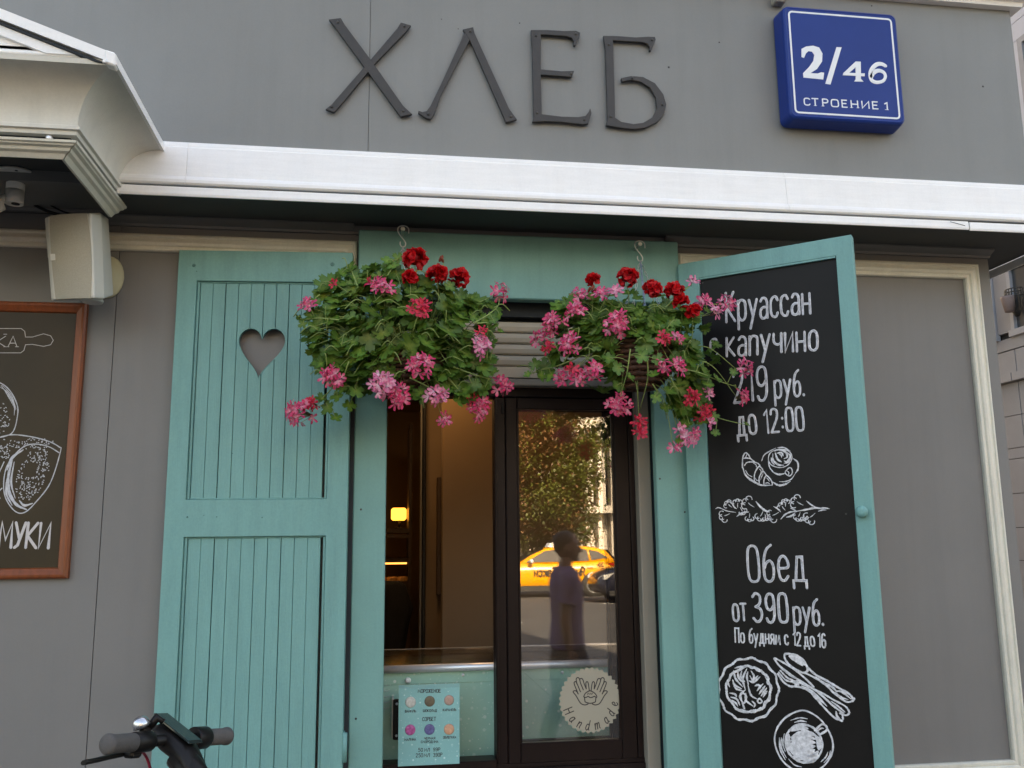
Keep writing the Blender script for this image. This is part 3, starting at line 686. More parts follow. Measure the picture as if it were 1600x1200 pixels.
def draw(b, strokes, ox, oy, sc, sw, mp=None, M=bd, mat=0, wob=.25):
    f = mp or bp; k = 0
    for st in strokes:
        kd = st[0]; w_ = sw*st[1]; v = st[2:]; P = [f(ox+x/sc, oy+y/sc) for x, y in zip(v[0::2], v[1::2])]
        if kd in 'sf': P = cr(P, 5)
        if kd == 'c': P = cr(P, 5, True)
        n = len(P); W = w_
        if kd == 'f': W = [w_*(.25+.75*math.sin(math.pi*(i+.5)/n)) for i in range(n)]
        k += 1; b.ribbon(P, W, M, .0005+.00006*(k % 6), closed=(kd == 'c'), mat=mat, wob=wob)
b = MB()
CROI = [('s', 1, 400, 330, 405, 200, 440, 140, 480, 170, 500, 210, 550, 250), ('s', 1, 410, 210, 450, 205, 500, 212), ('s', 1, 425, 300, 460, 260, 530, 255, 590, 270, 620, 300), ('f', 1.8, 405, 320, 430, 400, 480, 460, 560, 510, 640, 545, 770, 545),
('s', 1, 550, 500, 550, 420, 570, 360, 610, 310, 650, 345, 660, 380), ('s', 1, 610, 520, 610, 450, 640, 390, 665, 375, 700, 420), ('s', 1, 670, 545, 670, 480, 700, 425, 750, 470, 775, 520, 770, 545), ('s', .7, 460, 150, 440, 200), ('s', .7, 540, 270, 570, 290, 575, 320), ('s', .6, 440, 360, 470, 410, 520, 440), ('s', .7, 690, 520, 720, 515, 740, 530),
('f', .7, 612, 340, 635, 370, 628, 390), ('f', .7, 660, 395, 640, 440, 625, 480), ('f', .7, 700, 450, 720, 470, 740, 500), ('f', .7, 560, 450, 575, 480, 600, 490)]
CUP = [('c', .8, 870, 95, 760, 130, 725, 210, 760, 290, 870, 325, 970, 290, 1020, 200, 980, 120), ('f', 1, 640, 245, 670, 170, 740, 120, 820, 80), ('f', 1, 840, 75, 920, 75, 1000, 120), ('s', .9, 725, 240, 740, 320, 780, 375), ('f', 1.6, 780, 380, 850, 410, 930, 400),
('c', .9, 990, 325, 940, 370, 940, 400, 985, 430, 1020, 400, 1020, 350), ('s', .7, 950, 360, 980, 385, 975, 415), ('f', 1.5, 1035, 210, 1090, 260, 1095, 340, 1060, 400), ('f', .9, 1060, 400, 1010, 470, 930, 500, 860, 500), ('f', 1.7, 780, 505, 850, 545, 930, 535, 1000, 495),
('f', 1.8, 800, 120, 860, 100, 940, 130, 960, 190, 920, 215), ('f', 1.5, 830, 145, 890, 140, 910, 180), ('f', 1.8, 810, 140, 840, 220, 890, 255), ('f', 1.6, 780, 150, 785, 230, 850, 290, 920, 295), ('f', 1.6, 950, 130, 1000, 180, 960, 250, 920, 240), ('f', 1.4, 760, 200, 770, 250, 800, 290), ('f', 1.2, 920, 270, 970, 260, 1000, 220), ('f', 1.2, 860, 160, 885, 170, 890, 200)]
GAR = [('f', 1.2, 65, 840, 100, 825, 170, 850), ('f', 1.0, 150, 845, 220, 870, 320, 885), ('f', 1.4, 220, 740, 270, 775, 300, 820, 330, 840), ('f', 1.6, 330, 935, 400, 890, 480, 880), ('f', 2.2, 570, 750, 620, 810, 680, 860, 740, 880), ('f', 1.6, 880, 970, 930, 915, 1000, 880, 1080, 875), ('f', 1.8, 950, 945, 1010, 930, 1060, 890),
('f', 2.0, 1080, 870, 1200, 850, 1300, 830, 1380, 830), ('f', 1.6, 1340, 840, 1420, 830, 1490, 840), ('f', 1.4, 1200, 740, 1260, 790, 1330, 830), ('f', 1.4, 1350, 870, 1400, 855, 1450, 855), ('f', 1.2, 790, 810, 840, 840, 880, 880), ('f', 1.2, 1000, 830, 1040, 850, 1080, 870)]
def bloom(x, y, r, a):     # small scalloped petals of one sprig
    out = []
    for k in (-1, 0, 1):
        t = a+k*.75; c, s_ = math.cos(t), math.sin(t)
        px_, py_ = x+c*r*.75, y+s_*r*.75
        q = []
        for u in np.linspace(-1.9, 1.9, 7): q += [px_+r*.42*math.cos(t+u), py_+r*.42*math.sin(t+u)]
        out.append(('s', .85, *q))
    out.append(('f', .8, x-r*.6*math.cos(a), y-r*.6*math.sin(a), x, y, x+r*.4*math.cos(a+.2), y+r*.4*math.sin(a+.2)))
    return out
for (x, y, r, a) in ((200, 920, 80, 2.7), (240, 800, 62, 3.8), (340, 790, 62, -1.6), (390, 850, 58, 1.0), (500, 790, 95, 3.7), (490, 930, 60, 1.6), (640, 910, 75, 2.0), (690, 930, 50, 1.2), (810, 910, 90, 2.6), (910, 830, 66, -2.3), (940, 780, 55, -1.5), (1110, 770, 95, 3.6), (1110, 920, 66, 1.9), (1170, 930, 50, 1.4), (1270, 930, 92, 2.4)): GAR += bloom(x, y, r, a)

PLATE = []
pc = (375, 425)
out = []; n = 13
for i in range(n*2):
    t = 2*math.pi*i/(n*2); rr = 300 if i % 2 == 0 else 285; out += [pc[0]+rr*math.cos(t)*1.01, pc[1]+rr*math.sin(t)*1.05]
PLATE.append(('c', 2.0, *out))
out = []
for i in range(40):
    t = 2*math.pi*i/40; rr = 208+random.uniform(-14, 14); out += [pc[0]+rr*math.cos(t)*1.02, pc[1]+rr*math.sin(t)*1.08]
PLATE.append(('c', 2.2, *out))
for (x0, y0, x1, y1, x2, y2) in ((230, 240, 250, 320, 320, 400), (270, 235, 280, 310, 335, 370), (310, 240, 300, 300, 340, 350), (360, 220, 320, 320, 345, 430), (345, 430, 300, 470, 310, 540), (310, 540, 330, 600, 340, 620), (350, 460, 350, 530, 420, 590), (370, 380, 400, 480, 460, 520), (380, 340, 430, 350, 490, 300), (390, 290, 420, 330, 470, 290), (400, 240, 430, 290, 420, 320), (460, 440, 490, 400, 520, 370), (480, 470, 510, 430, 540, 390), (500, 490, 530, 450, 555, 410), (520, 500, 545, 460, 560, 440), (190, 460, 240, 470, 260, 500), (200, 500, 260, 520, 290, 580), (210, 530, 250, 560, 270, 590), (220, 330, 240, 380, 310, 420), (230, 390, 260, 420, 320, 440), (370, 250, 360, 300, 375, 380), (410, 540, 440, 570, 430, 600), (440, 390, 470, 380, 500, 390), (250, 600, 300, 640, 380, 655), (400, 655, 450, 640, 500, 600), (520, 590, 560, 540, 590, 470), (190, 310, 170, 350, 190, 400), (430, 205, 480, 230, 520, 270), (540, 300, 580, 360, 590, 430), (240, 215, 300, 200, 350, 200)):
    PLATE.append(('f', 1.9, x0, y0, x1, y1, x2, y2))
PLATE += [('c', 1.4, 485, 515, 465, 540, 485, 560, 510, 545), ('c', 1.6, 320, 460, 290, 500, 330, 560, 355, 500)]
CUT = [('s', 1.8, 630, 120, 680, 190, 780, 270, 900, 350, 1000, 410), ('s', 1.5, 635, 115, 720, 160, 830, 230, 930, 310, 1020, 400), ('c', 1.7, 740, 75, 840, 85, 920, 140, 960, 230, 910, 260, 800, 200, 740, 130), ('f', 5, 780, 95, 860, 130, 930, 180), ('f', 2.5, 830, 140, 880, 165, 910, 190),
('s', 1.8, 960, 210, 1040, 280, 1150, 340, 1250, 400, 1370, 470, 1410, 520), ('s', 1.6, 930, 260, 1050, 320, 1150, 390, 1230, 470, 1340, 545, 1400, 540, 1420, 515), ('f', 2.0, 1040, 300, 1120, 360, 1200, 400, 1250, 450), ('f', 1.8, 1240, 440, 1300, 450, 1390, 520), ('f', 1.4, 1230, 450, 1290, 500, 1360, 525),
('s', 1.6, 665, 270, 720, 350, 790, 395, 850, 395, 960, 430, 1040, 510, 1120, 600, 1220, 700, 1300, 735), ('s', 1.4, 690, 240, 760, 310, 810, 330), ('s', 1.4, 710, 225, 780, 280, 830, 310), ('s', 1.4, 675, 255, 740, 330, 800, 350), ('f', 4, 800, 340, 850, 360, 870, 380), ('s', 1.4, 860, 350, 950, 390, 1030, 430, 1100, 480, 1200, 580, 1290, 650, 1310, 720), ('f', 2.2, 900, 390, 1000, 440, 1080, 520, 1150, 590),
('s', 1.5, 1020, 420, 1120, 470, 1220, 530, 1330, 590, 1370, 650, 1340, 680, 1280, 660), ('f', 1.8, 1050, 450, 1150, 530, 1230, 600, 1320, 660), ('f', 1.6, 1190, 540, 1260, 590, 1330, 650), ('f', 2, 1240, 640, 1250, 690, 1290, 730)]
SAUC = [('c', 1.5, 880, 635, 720, 720, 640, 860, 650, 1010, 740, 1160, 900, 1240, 1080, 1210, 1190, 1080, 1205, 930, 1120, 760, 1000, 660), ('c', 1.9, 880, 770, 780, 830, 740, 940, 780, 1060, 890, 1140, 1020, 1130, 1100, 1020, 1090, 900, 1010, 800), ('s', 1.6, 1030, 830, 1100, 770, 1145, 790, 1145, 830, 1080, 870), ('f', 1.3, 1040, 850, 1090, 810, 1120, 810),
('f', 1, 790, 730, 880, 705, 960, 715), ('f', 1.6, 830, 750, 890, 735, 950, 745), ('f', 1.4, 700, 900, 700, 1000, 750, 1100), ('f', 1.4, 680, 900, 690, 1020, 740, 1120), ('f', 1.2, 730, 860, 715, 960, 740, 1040), ('f', 1.1, 1090, 1140, 1140, 1090, 1160, 1040), ('f', 1.1, 1120, 1150, 1170, 1090, 1185, 1030), ('f', 1, 670, 800, 710, 740, 760, 690), ('f', 1.2, 770, 1110, 830, 1170, 900, 1190)]
for k in range(7):      # foam with a leaf drawn in it: pale strokes leaving dark veins
    y0 = 870+k*32; SAUC.append(('f', 4.6, 800-k*4+30*(k > 4), y0+30, 880, y0-6+k*6, 960+k*8, y0-20+k*14, 1040-k*3, y0+10+k*3))
SAUC += [('f', 6, 770, 870, 765, 960, 810, 1050), ('f', 6, 815, 1010, 860, 1080, 940, 1110), ('f', 5, 1040, 880, 1075, 950, 1070, 1020), ('f', 5, 800, 830, 870, 800, 960, 810), ('f', 5, 930, 1105, 1010, 1090, 1060, 1040), ('f', 4, 800, 900, 830, 950, 830, 1000), ('f', 2.4, 900, 950, 960, 990, 1000, 1050)]
for nm, S_, oy_, sc2, w2 in (('croissant_drawing', CROI, 690, 8, .0044), ('cup_drawing', CUP, 690, 8, .0044), ('garland_drawing', GAR, 690, 8, .0038), ('plate_drawing', PLATE, 1010, 6.317, .0040), ('cutlery_drawing', CUT, 1010, 6.317, .0042), ('saucer_drawing', SAUC, 1010, 6.317, .0040)):
    b = MB(); draw(b, S_, 1110, oy_, sc2, w2); b.build(nm, X['chalk'], menu)
b = MB()
for (px, py) in ((1098, 442), (1103, 803), (1322, 803)):
    u, z = bp(px, py); b = MB(); b.lathe([(.003, 0), (.002, .001)], bd(u, z), (NB[0], NB[1], 0), n=8); b.build('screw', X['screw'], menu)

# ------------------------------------------------------------------ four metal letters on the fascia
LY = UY-.018
def lp(x, y, dy=0): return at(480+x/2.667, y/2.667, LY+dy)
def letter(name, polys, screws, label):
    pts = [lp(x, y) for P in polys for x, y in zip(P[0::2], P[1::2])]
    c = np.mean(pts, axis=0); e = empty('letter', (c[0], UY, min(p[2] for p in pts)), label, 'letter', 'dark metal letters fixed to the fascia')
    b = MB()
    for i, P in enumerate(polys):
        Q = [lp(x, y, .0006*i) for x, y in zip(P[0::2], P[1::2])]
        b.prism(Q, (0, .012-.0006*i, 0))
    o = b.build('face', X['letter'], e); md = o.modifiers.new('bv', 'BEVEL'); md.width = .0016; md.segments = 2; md.limit_method = 'ANGLE'; md.angle_limit = R(40); apply_mods(o)
    for (x, y) in screws:
        p = lp(x, y); b = MB(); b.lathe([(.0048, 0), (.0045, .0016), (.0025, .0028), (.0006, .0029)], p, (0, -1, 0), n=12); b.lathe([(.0035, 0), (.0035, .0065)], p+np.array((0, .0062+.006, 0)), (0, -1, 0), n=8); b.build('screw', X['screw'], e)
letter('Х', [(90, 80, 140, 74, 155, 100, 275, 262, 400, 440, 438, 475, 390, 486, 372, 462, 243, 285, 118, 115), (390, 93, 433, 105, 412, 132, 285, 262, 150, 425, 112, 468, 76, 455, 102, 434, 238, 278, 375, 118)],
    ((128, 92), (405, 108), (102, 444), (400, 462)), 'dark metal letter Х screwed to the grey fascia above the cornice')
letter('Л', [(648, 122, 692, 112, 698, 138, 842, 452, 875, 498, 828, 510, 820, 488, 678, 166), (655, 137, 664, 137, 678, 166, 556, 400, 530, 475, 515, 497, 495, 492, 462, 470, 464, 460, 480, 466, 498, 462, 514, 440, 560, 345)],
    ((680, 130), (505, 475), (848, 485)), 'dark metal letter Л, the pointed one, on the grey fascia')
letter('Е', [(932, 124, 1000, 124, 1070, 128, 1120, 127, 1138, 135, 1136, 150, 1118, 190, 1110, 188, 1112, 172, 1104, 158, 1080, 150, 974, 143, 974, 288, 1060, 296, 1113, 294, 1103, 321, 1050, 316, 974, 311, 978, 475, 1060, 485, 1130, 487, 1160, 482, 1174, 465, 1180, 450, 1185, 470, 1172, 515, 1150, 518, 1060, 508, 990, 505, 938, 508, 944, 488, 938, 200)],
    ((953, 148), (1120, 142), (1100, 307), (958, 470), (1155, 498)), 'dark metal letter Е with three arms on the grey fascia')
inner = (1275, 168, 1284, 490, 1310, 507, 1360, 516, 1400, 511, 1440, 488, 1458, 452, 1454, 408, 1430, 366, 1390, 340, 1350, 333, 1312, 340, 1308, 325)
letter('Б', [(1234, 148, 1290, 149, 1370, 155, 1420, 152, 1450, 153, 1453, 165, 1434, 212, 1426, 210, 1428, 195, 1418, 182, 1395, 175)+inner+(1350, 316, 1400, 320, 1450, 346, 1485, 393, 1497, 435, 1488, 475, 1460, 508, 1410, 532, 1360, 538, 1300, 531, 1246, 522, 1252, 500, 1243, 200)],
    ((1257, 185), (1437, 166), (1355, 325), (1265, 485), (1480, 435)), 'dark metal letter Б with a round bowl, nearest the blue plate')

# ------------------------------------------------------------------ blue address plate
SY = UY-.078
def sp(x, y, dy=0): return at(1100+x/3.2, y/3.2, SY+dy)
plate = empty('address_plate', (1.68, UY, 3.2), 'square blue enamel address plate lettered 2/46 in white, on the grey fascia', 'address plate')
c4 = [sp(395, 22), sp(962, 72), sp(1012, 620), sp(428, 592)]
PX0, PX1 = (c4[0][0]+c4[3][0])/2, (c4[1][0]+c4[2][0])/2; PZ0, PZ1 = (c4[2][2]+c4[3][2])/2, (c4[0][2]+c4[1][2])/2
def rrect(x0, x1, z0, z1, r, y, n=6):
    out = []
    for (qx, qz, a) in ((x1-r, z1-r, 0), (x0+r, z1-r, 90), (x0+r, z0+r, 180), (x1-r, z0+r, 270)):
        for k in range(n+1):
            t = R(a+90*k/n); out.append((qx+r*math.cos(t), y, qz+r*math.sin(t)))
    return out
b = MB(); dd = UY-SY
rings = [rrect(PX0+.006, PX1-.006, PZ0+.006, PZ1-.006, .02, UY-.0005), rrect(PX0-.004, PX1+.004, PZ0-.004, PZ1+.004, .022, UY-.012), rrect(PX0, PX1, PZ0, PZ1, .022, SY+.014), rrect(PX0+.002, PX1-.002, PZ0+.002, PZ1-.002, .022, SY+.005), rrect(PX0+.008, PX1-.008, PZ0+.008, PZ1-.008, .018, SY), rrect(PX0+.012, PX1-.012, PZ0+.012, PZ1-.012, .014, SY+.0015)]
b.loft(rings, smooth=False); pb = b.build('sign_box', X['blue'], plate)
FY = SY+.0015
def fm(u, v, h=0): return (u, FY-h, v)
def f2(x, y):
    p = at(1100+x/3.2, y/3.2, FY); return np.array((p[0], p[2]))
# the plate hangs true: shear of the traced marks is taken out by mapping through its corners
b = MB(); out = rrect(PX0+.022, PX1-.022, PZ0+.022, PZ1-.022, .012, 0, 4); b.ribbon([(p[0], p[2]) for p in out], .0075, fm, .0005, closed=True); b.build('border', X['signwhite'], plate)
b = MB()
two = (487, 245, 510, 233, 545, 229, 575, 238, 592, 268, 590, 308, 565, 345, 532, 366, 568, 368, 585, 362, 600, 364, 596, 398, 497, 388, 495, 366, 525, 335, 546, 305, 551, 275, 540, 259, 522, 256, 509, 268, 500, 290, 487, 285)
shapes = [two, (662, 236, 687, 238, 632, 423, 606, 419), (757, 308, 783, 309, 784, 395, 797, 409, 750, 408, 758, 396), (757, 308, 766, 330, 724, 366, 712, 377, 693, 377, 697, 365), (697, 364, 803, 368, 802, 382, 693, 377)]
for i, P in enumerate(shapes):
    Q = [f2(x, y) for x, y in zip(P[0::2], P[1::2])]; b.prism([fm(q[0], q[1], .0009+.0002*i) for q in Q], (0, .0012+.0002*i, 0))
six = cr([f2(x, y) for x, y in ((908, 330), (888, 320), (862, 323), (840, 346), (832, 374), (840, 402), (866, 412), (896, 404), (907, 382), (898, 362), (874, 353), (850, 362), (836, 382))], 5)
b.ribbon(six, [.0115+.0055*abs(math.sin(.5+i*.07)) for i in range(len(six))], fm, .0012)
b.build('number', X['signwhite'], plate)
b = MB()
for ch, x0, x1 in (('С', 502, 530), ('Т', 542, 572), ('Р', 595, 620), ('О', 637, 672), ('Е', 692, 716), ('Н', 738, 770), ('И', 792, 826), ('Е', 845, 870)):
    y = 525+(x0-502)*.0535; text(b, ch, f2(x0, y), f2(x1, y+(x1-x0)*.0535), .0255, fm, .0052, CAPS, h=.0007, wob=0)
    if ch in 'ТРН':
        xm = (x0+x1)/2 if ch == 'Т' else x0
        for q in ([xm] if ch == 'Т' else [x0, x1] if ch == 'Н' else [x0]): b.ribbon([f2(q-7, y+(q-x0)*.05), f2(q+7, y+(q-x0)*.05)], .0018, fm, .0005)
text(b, '1', f2(905, 547), f2(917, 548), .0255, fm, .0056, CAPS, h=.0006, wob=0); b.ribbon([f2(905, 548), f2(924, 549)], .0018, fm, .0005)
b.build('lettering', X['signwhite'], plate)
b = MB(); p = at(1215, 2, UY-.03); b.box(p[0]-.012, p[0]+.03, p[1]-.01, UY-.0006, p[2]-.004, p[2]+.06, k=.004)
for k in range(5): b.tube(cr([p+np.array((random.uniform(-.01, .03), random.uniform(-.02, .0), random.uniform(0, .05))) for _ in range(4)], 4), .004, n=6)
X['foam'] = mat('grey sealing foam', (.38, .36, .30), .9, var=.4, scale=80); b.build('bracket', X['foam'], plate)

# ------------------------------------------------------------------ framed bread poster
PY = -.012
poster = empty('framed_poster', (-1.28, 0, 1.6), 'dark brown bread poster in an orange brown wooden frame beside the shutter', 'poster')
px0, px1, pz0, pz1 = -1.68, -.9445, 1.617, 2.487
b = MB(); b.frame(px0, px1, pz0, pz1, [(0, 0), (0, .018), (.006, .024), (.012, .025), (.020, .021), (.030, .016), (.033, .010), (.033, 0)], lambda x, h, z: (x, -h-.0005, z)); b.build('frame', X['frame'], poster)
b = MB(); b.box(px0+.031, px1-.031, -.009, -.002, pz0+.031, pz1-.031); b.build('print', X['poster'], poster)
PF = -.009
def pm(u, v, h=0): return (u, PF-h, v)
def pp(x, y): p = at(x, y, PF); return np.array((p[0], p[2]))
def p4(x, y): return pp(x/3.158, 500+y/3.158)
b = MB()
pin = [p4(x, y) for x, y in ((-420, 44), (-60, 42), (105, 42), (122, 56), (126, 84), (160, 84), (215, 68), (250, 78), (263, 100), (250, 122), (215, 130), (160, 120), (126, 122), (118, 150), (102, 162), (-60, 162), (-420, 160))]
b.ribbon(pin, .0022, pm, .0004)
text(b, 'КА', p4(-18, 132), p4(84, 132), .0345, pm, .0026, CAPS, gap=.12, h=.0004)
for (x, y) in ((-14, 132), (26, 132), (37, 132), (84, 132), (-14, 70), (26, 70)): b.ribbon([p4(x-8, y), p4(x+8, y)], .002, pm, .00035)
b.build('drawing', X['postertext'], poster)
b = MB(); text(b, 'МУКИ', p4(-8, 1122), p4(238, 1126), (p4(100, 1000)-p4(100, 1124))[1], pm, .0098, CAPS, gap=.1, h=.0005); b.build('lettering', X['postertext'], poster)
b = MB()
def ps(P, w_, f=False, cl=False):
    Q = cr([p4(x, y) for x, y in P], 6, cl); n = len(Q)
    b.ribbon(Q, [w_*(.3+.7*math.sin(math.pi*(i+.5)/n)) for i in range(n)] if f else w_*1.25, pm, .0004+.0001*random.random(), closed=cl, wob=.2)
ps([(-160, 560), (-190, 470), (-150, 360), (-60, 305), (0, 310), (50, 350), (85, 420), (85, 480), (65, 550), (20, 575), (-60, 585)], .003)
ps([(0, 330), (40, 360), (70, 420), (70, 470)], .004, True); ps([(10, 320), (55, 370), (80, 440)], .003, True)
for k in range(10): ps([(5+k*7, 322+k*9), (22+k*6, 345+k*11)], .0022, True)
ps([(-60, 600), (40, 568), (130, 572), (230, 595), (290, 625), (298, 650), (250, 800), (180, 895), (120, 950), (70, 940), (25, 870), (20, 780), (45, 700), (110, 630), (170, 612), (240, 625), (292, 655)], .003)
ps([(60, 690), (40, 780), (45, 850), (80, 910), (130, 935)], .012, True); ps([(115, 640), (60, 680), (35, 740)], .009, True); ps([(70, 700), (55, 800), (75, 880)], .006, True); ps([(95, 890), (120, 915), (160, 905)], .008, True); ps([(30, 800), (32, 860), (60, 915)], .006, True); ps([(20, 700), (-30, 820), (0, 880)], .003); ps([(-60, 780), (-30, 860), (10, 830)], .003)
for (x, y, rx_, ry_, n_) in ((160, 760, 75, 130, 250), (150, 610, 120, 25, 70), (-20, 480, 80, 80, 110), (20, 640, 30, 50, 40)):
    for _ in range(n_):
        t = random.uniform(0, 6.283); r_ = math.sqrt(random.random()); x_, y_ = x+rx_*r_*math.cos(t), y+ry_*r_*math.sin(t)
        if n_ == 250:
            x_ -= (y_-760)*.28
            if abs(x_-150) < 30 and abs(y_-740) < 36: continue
        d_ = random.uniform(0, 6.28); q = random.uniform(2, 5)
        b.ribbon([p4(x_, y_), p4(x_+q*math.cos(d_), y_+q*math.sin(d_))], .0032, pm, .0004)
b.build('bread_drawing', X['postertext2'], poster)

# ------------------------------------------------------------------ loudspeaker and ceiling camera
spk = empty('loudspeaker', (-.93, -.1, 2.44), 'white outdoor loudspeaker with beige front on the wall above the poster', 'loudspeaker')
F4 = [at(84, 468, -.20), at(147, 466, -.245), at(142, 333, -.265), at(74, 338, -.22)]
B4 = [at(98, 462, -.09), at(178, 462, -.105), at(170, 341, -.115), at(90, 345, -.10)]
M4 = [at(80, 470, -.17), at(163, 467, -.20), at(158, 332, -.215), at(70, 340, -.185)]
def ringq(Q, n=6, bow=.0):
    out = []
    for i in range(4):
        a, c = np.array(Q[i]), np.array(Q[(i+1) % 4])
        for k in range(n):
            t = k/n; out.append(a+(c-a)*t)
    return out
b = MB(); b.loft([ringq(B4), ringq(M4), ringq(F4)], smooth=False); o = b.build('cabinet', X['speaker'], spk)
md = o.modifiers.new('bv', 'BEVEL'); md.width = .006; md.segments = 3; md.limit_method = 'ANGLE'; md.angle_limit = R(35); apply_mods(o)
nrm = np.cross(np.array(F4[1])-F4[0], np.array(F4[3])-F4[0]); nrm /= np.linalg.norm(nrm)
if nrm[1] > 0: nrm = -nrm
b = MB(); gr = []
for j in range(9):
    row = []
    for i in range(9):
        u, v = i/8, j/8; inset = .03+.06*(2*v-1)**2
        uu = (.03+.03*(2*v-1)**2)+u*(1-.03-.03*(2*v-1)**2-.02-.12*(2*v-1)**2*.5); p = (1-uu)*(1-v)*F4[0]+uu*(1-v)*F4[1]+uu*v*F4[2]+(1-uu)*v*F4[3]
        row.append(p+nrm*(.002+.012*(1-(2*u-1)**2)*(1-.3*(2*v-1)**2)))
    gr.append(row)
vs = [p for r_ in gr for p in r_]; fs = [(j*9+i, j*9+i+1, (j+1)*9+i+1, (j+1)*9+i) for j in range(8) for i in range(8)]
b.add(vs, fs, 0, True); bnd = [(0, i) for i in range(9)]+[(j, 8) for j in range(1, 9)]+[(8, i) for i in range(7, -1, -1)]+[(j, 0) for j in range(7, 0, -1)]
bp_ = [gr[j][i] for j, i in bnd]; n_ = len(bp_); b.add(bp_+[p-nrm*.014 for p in bp_], [(i, (i+1) % n_, n_+(i+1) % n_, n_+i) for i in range(n_)])
b.build('grille', X['grille'], spk)
b = MB(); c = .10*(F4[1]-F4[0])+.5*(F4[3]-F4[0])+F4[0]+nrm*.008; eu = (F4[1]-F4[0]); eu /= np.linalg.norm(eu); ev = (F4[3]-F4[0]); ev /= np.linalg.norm(ev)
b.prism([c+eu*x+ev*z for x, z in ((-.008, -.010), (.008, -.010), (.008, .010), (-.008, .010))], -nrm*.003); b.build('badge', X['speaker'], spk)
X['bracket'] = mat('yellowed plastic bracket', (.52, .48, .32), .5)
b = MB(); c = np.array(at(166, 430, -.03)); b.lathe([(.06, 0), (.062, .006), (.055, .012), (.03, .03), (.025, .08)], c+np.array((0, .028, 0)), (0, -1, 0), n=24)
for i, v in enumerate(b.v): b.v[i] = (c[0]+(v[0]-c[0])*.8, v[1], c[2]+(v[2]-c[2])*1.15)
p = at(175, 428, -.044); b.lathe([(.004, 0), (.003, .002)], (p[0]-.003, -.0345, p[2]), (0, -1, 0), n=8, mat=1)
b.build('wall_bracket', [X['bracket'], X['screw']], spk)
b = MB(); p = np.array(at(150, 470, -.15)); b.lathe([(.03, 0), (.032, .006), (.03, .012)], p+np.array((-.01, .0, -.006)), n=18); b.build('swivel', X['speaker'], spk)

cz = 2.834
mc = atz(26, 271, cz)
ccam = empty('security_camera', (mc[0], mc[1], cz), 'white security camera hanging under the canopy on a round plate', 'camera')
X['cam'] = mat('white camera housing', (.80, .80, .74), .4)
b = MB(); b.lathe([(.062, -.008), (.062, -.003), (.059, 0)], (mc[0], mc[1], cz-.0005), n=32)
b.lathe([(.026, -.055), (.0262, -.0085)], (mc[0], mc[1], cz), n=24); b.lathe([(.0245, -.098), (.026, -.097), (.026, -.0555)], (mc[0], mc[1], cz), n=24)
o = b.build('mount', X['cam'], ccam)
b = MB()
for a in (20, 110, 200, 290):
    b.lathe([(.0045, -.0095), (.0045, -.008)], (mc[0]+.047*math.cos(R(a)), mc[1]+.047*math.sin(R(a)), cz), n=8)
b.lathe([(.012, -.0995), (.012, -.098)], (mc[0]+.006, mc[1]-.004, cz), n=14); b.build('screw', X['black'], ccam)
b = MB(); j0 = np.array((mc[0]-.02, mc[1]-.005, cz-.08)); dr = np.array((-.72, -.30, -.62)); dr /= np.linalg.norm(dr)
b.lathe([(.013, 0), (.013, .03)], j0, dr, n=16); b.lathe([(.027, .022), (.03, .024), (.03, .045), (.028, .047)], j0, dr, n=24); b.build('arm', X['cam'], ccam)
b = MB(); b.lathe([(.034, .048), (.036, .052), (.036, .19), (.033, .196)], j0, dr, n=6, smooth=False); b.lathe([(.031, .1955), (.031, .20)], j0, dr, n=24); b.build('housing', X['cam'], ccam)
b = MB(); b.lathe([(.02, .2005), (.018, .203), (.008, .206)], j0, dr, n=20); b.build('lens', X['black'], ccam)
b = MB(); b.tube(cr([(mc[0]+.01, mc[1]+.06, cz-.006), at(47, 313, -.05), at(65, 326, -.055), at(90, 335, -.06), at(120, 340, -.07)], 6), .005, n=8); b.tube(cr([at(60, 308, -.05), at(78, 320, -.052), at(100, 331, -.055), at(128, 338, -.07)], 6), .0028, n=6); b.build('cable', X['black'], ccam)
# ------------------------------------------------------------------ hanging baskets of geraniums
def leaf(b, c, nrm, up, size, tint, rng):
    n = np.array(nrm); n /= np.linalg.norm(n); u = np.array(up)-n*(np.array(up)@n); u /= np.linalg.norm(u)+1e-9; r = np.cross(u, n)
    pts = []; spec = []
    for k, a in enumerate((-142, -72, 0, 72, 142)):
        L = (.80, .94, 1.0, .94, .80)[k]*rng.uniform(.88, 1.1)
        for da, f in ((-29, .70), (-20, .93), (-9, .84), (-2, 1.0), (2, 1.0), (9, .84), (20, .93), (29, .70)): spec.append((a+da*.95, L*f))
        if k < 4: spec.append((a+36, .47*rng.uniform(.85, 1.15)))
    spec = [(-178, .22)]+spec+[(178, .22)]
    cup = rng.uniform(.05, .30); wav = rng.uniform(.03, .09); ph = rng.uniform(0, 6)
    vs = [np.array(c)]; cols = [(.23*tint[0], .33*tint[1], .055*tint[2])]; rad = [(0, 0)]
    inn = []; out = []
    for a, L in spec:
        t = R(a); d = u*math.cos(t)+r*math.sin(t)
        hh = cup*L*L+wav*math.sin(3*t+ph)*L
        out.append(np.array(c)+size*(d*L+n*hh)); inn.append(np.array(c)+size*(d*L*.5+n*(hh*.3-.03)))
    m = len(spec); o = len(b.v)
    b.col = (.19*tint[0], .285*tint[1], .05*tint[2]); b.add([c], []); b.col = (.110*tint[0], .208*tint[1], .034*tint[2]); b.add(inn, []); b.col = (.072*tint[0], .162*tint[1], .028*tint[2]); b.add(out, [])
    for i in range(m-1):
        b.f.append((o, o+1+i, o+2+i)); b.f.append((o+1+i, o+1+m+i, o+2+m+i, o+2+i)); b.m += [0, 0]; b.sm += [True, True]
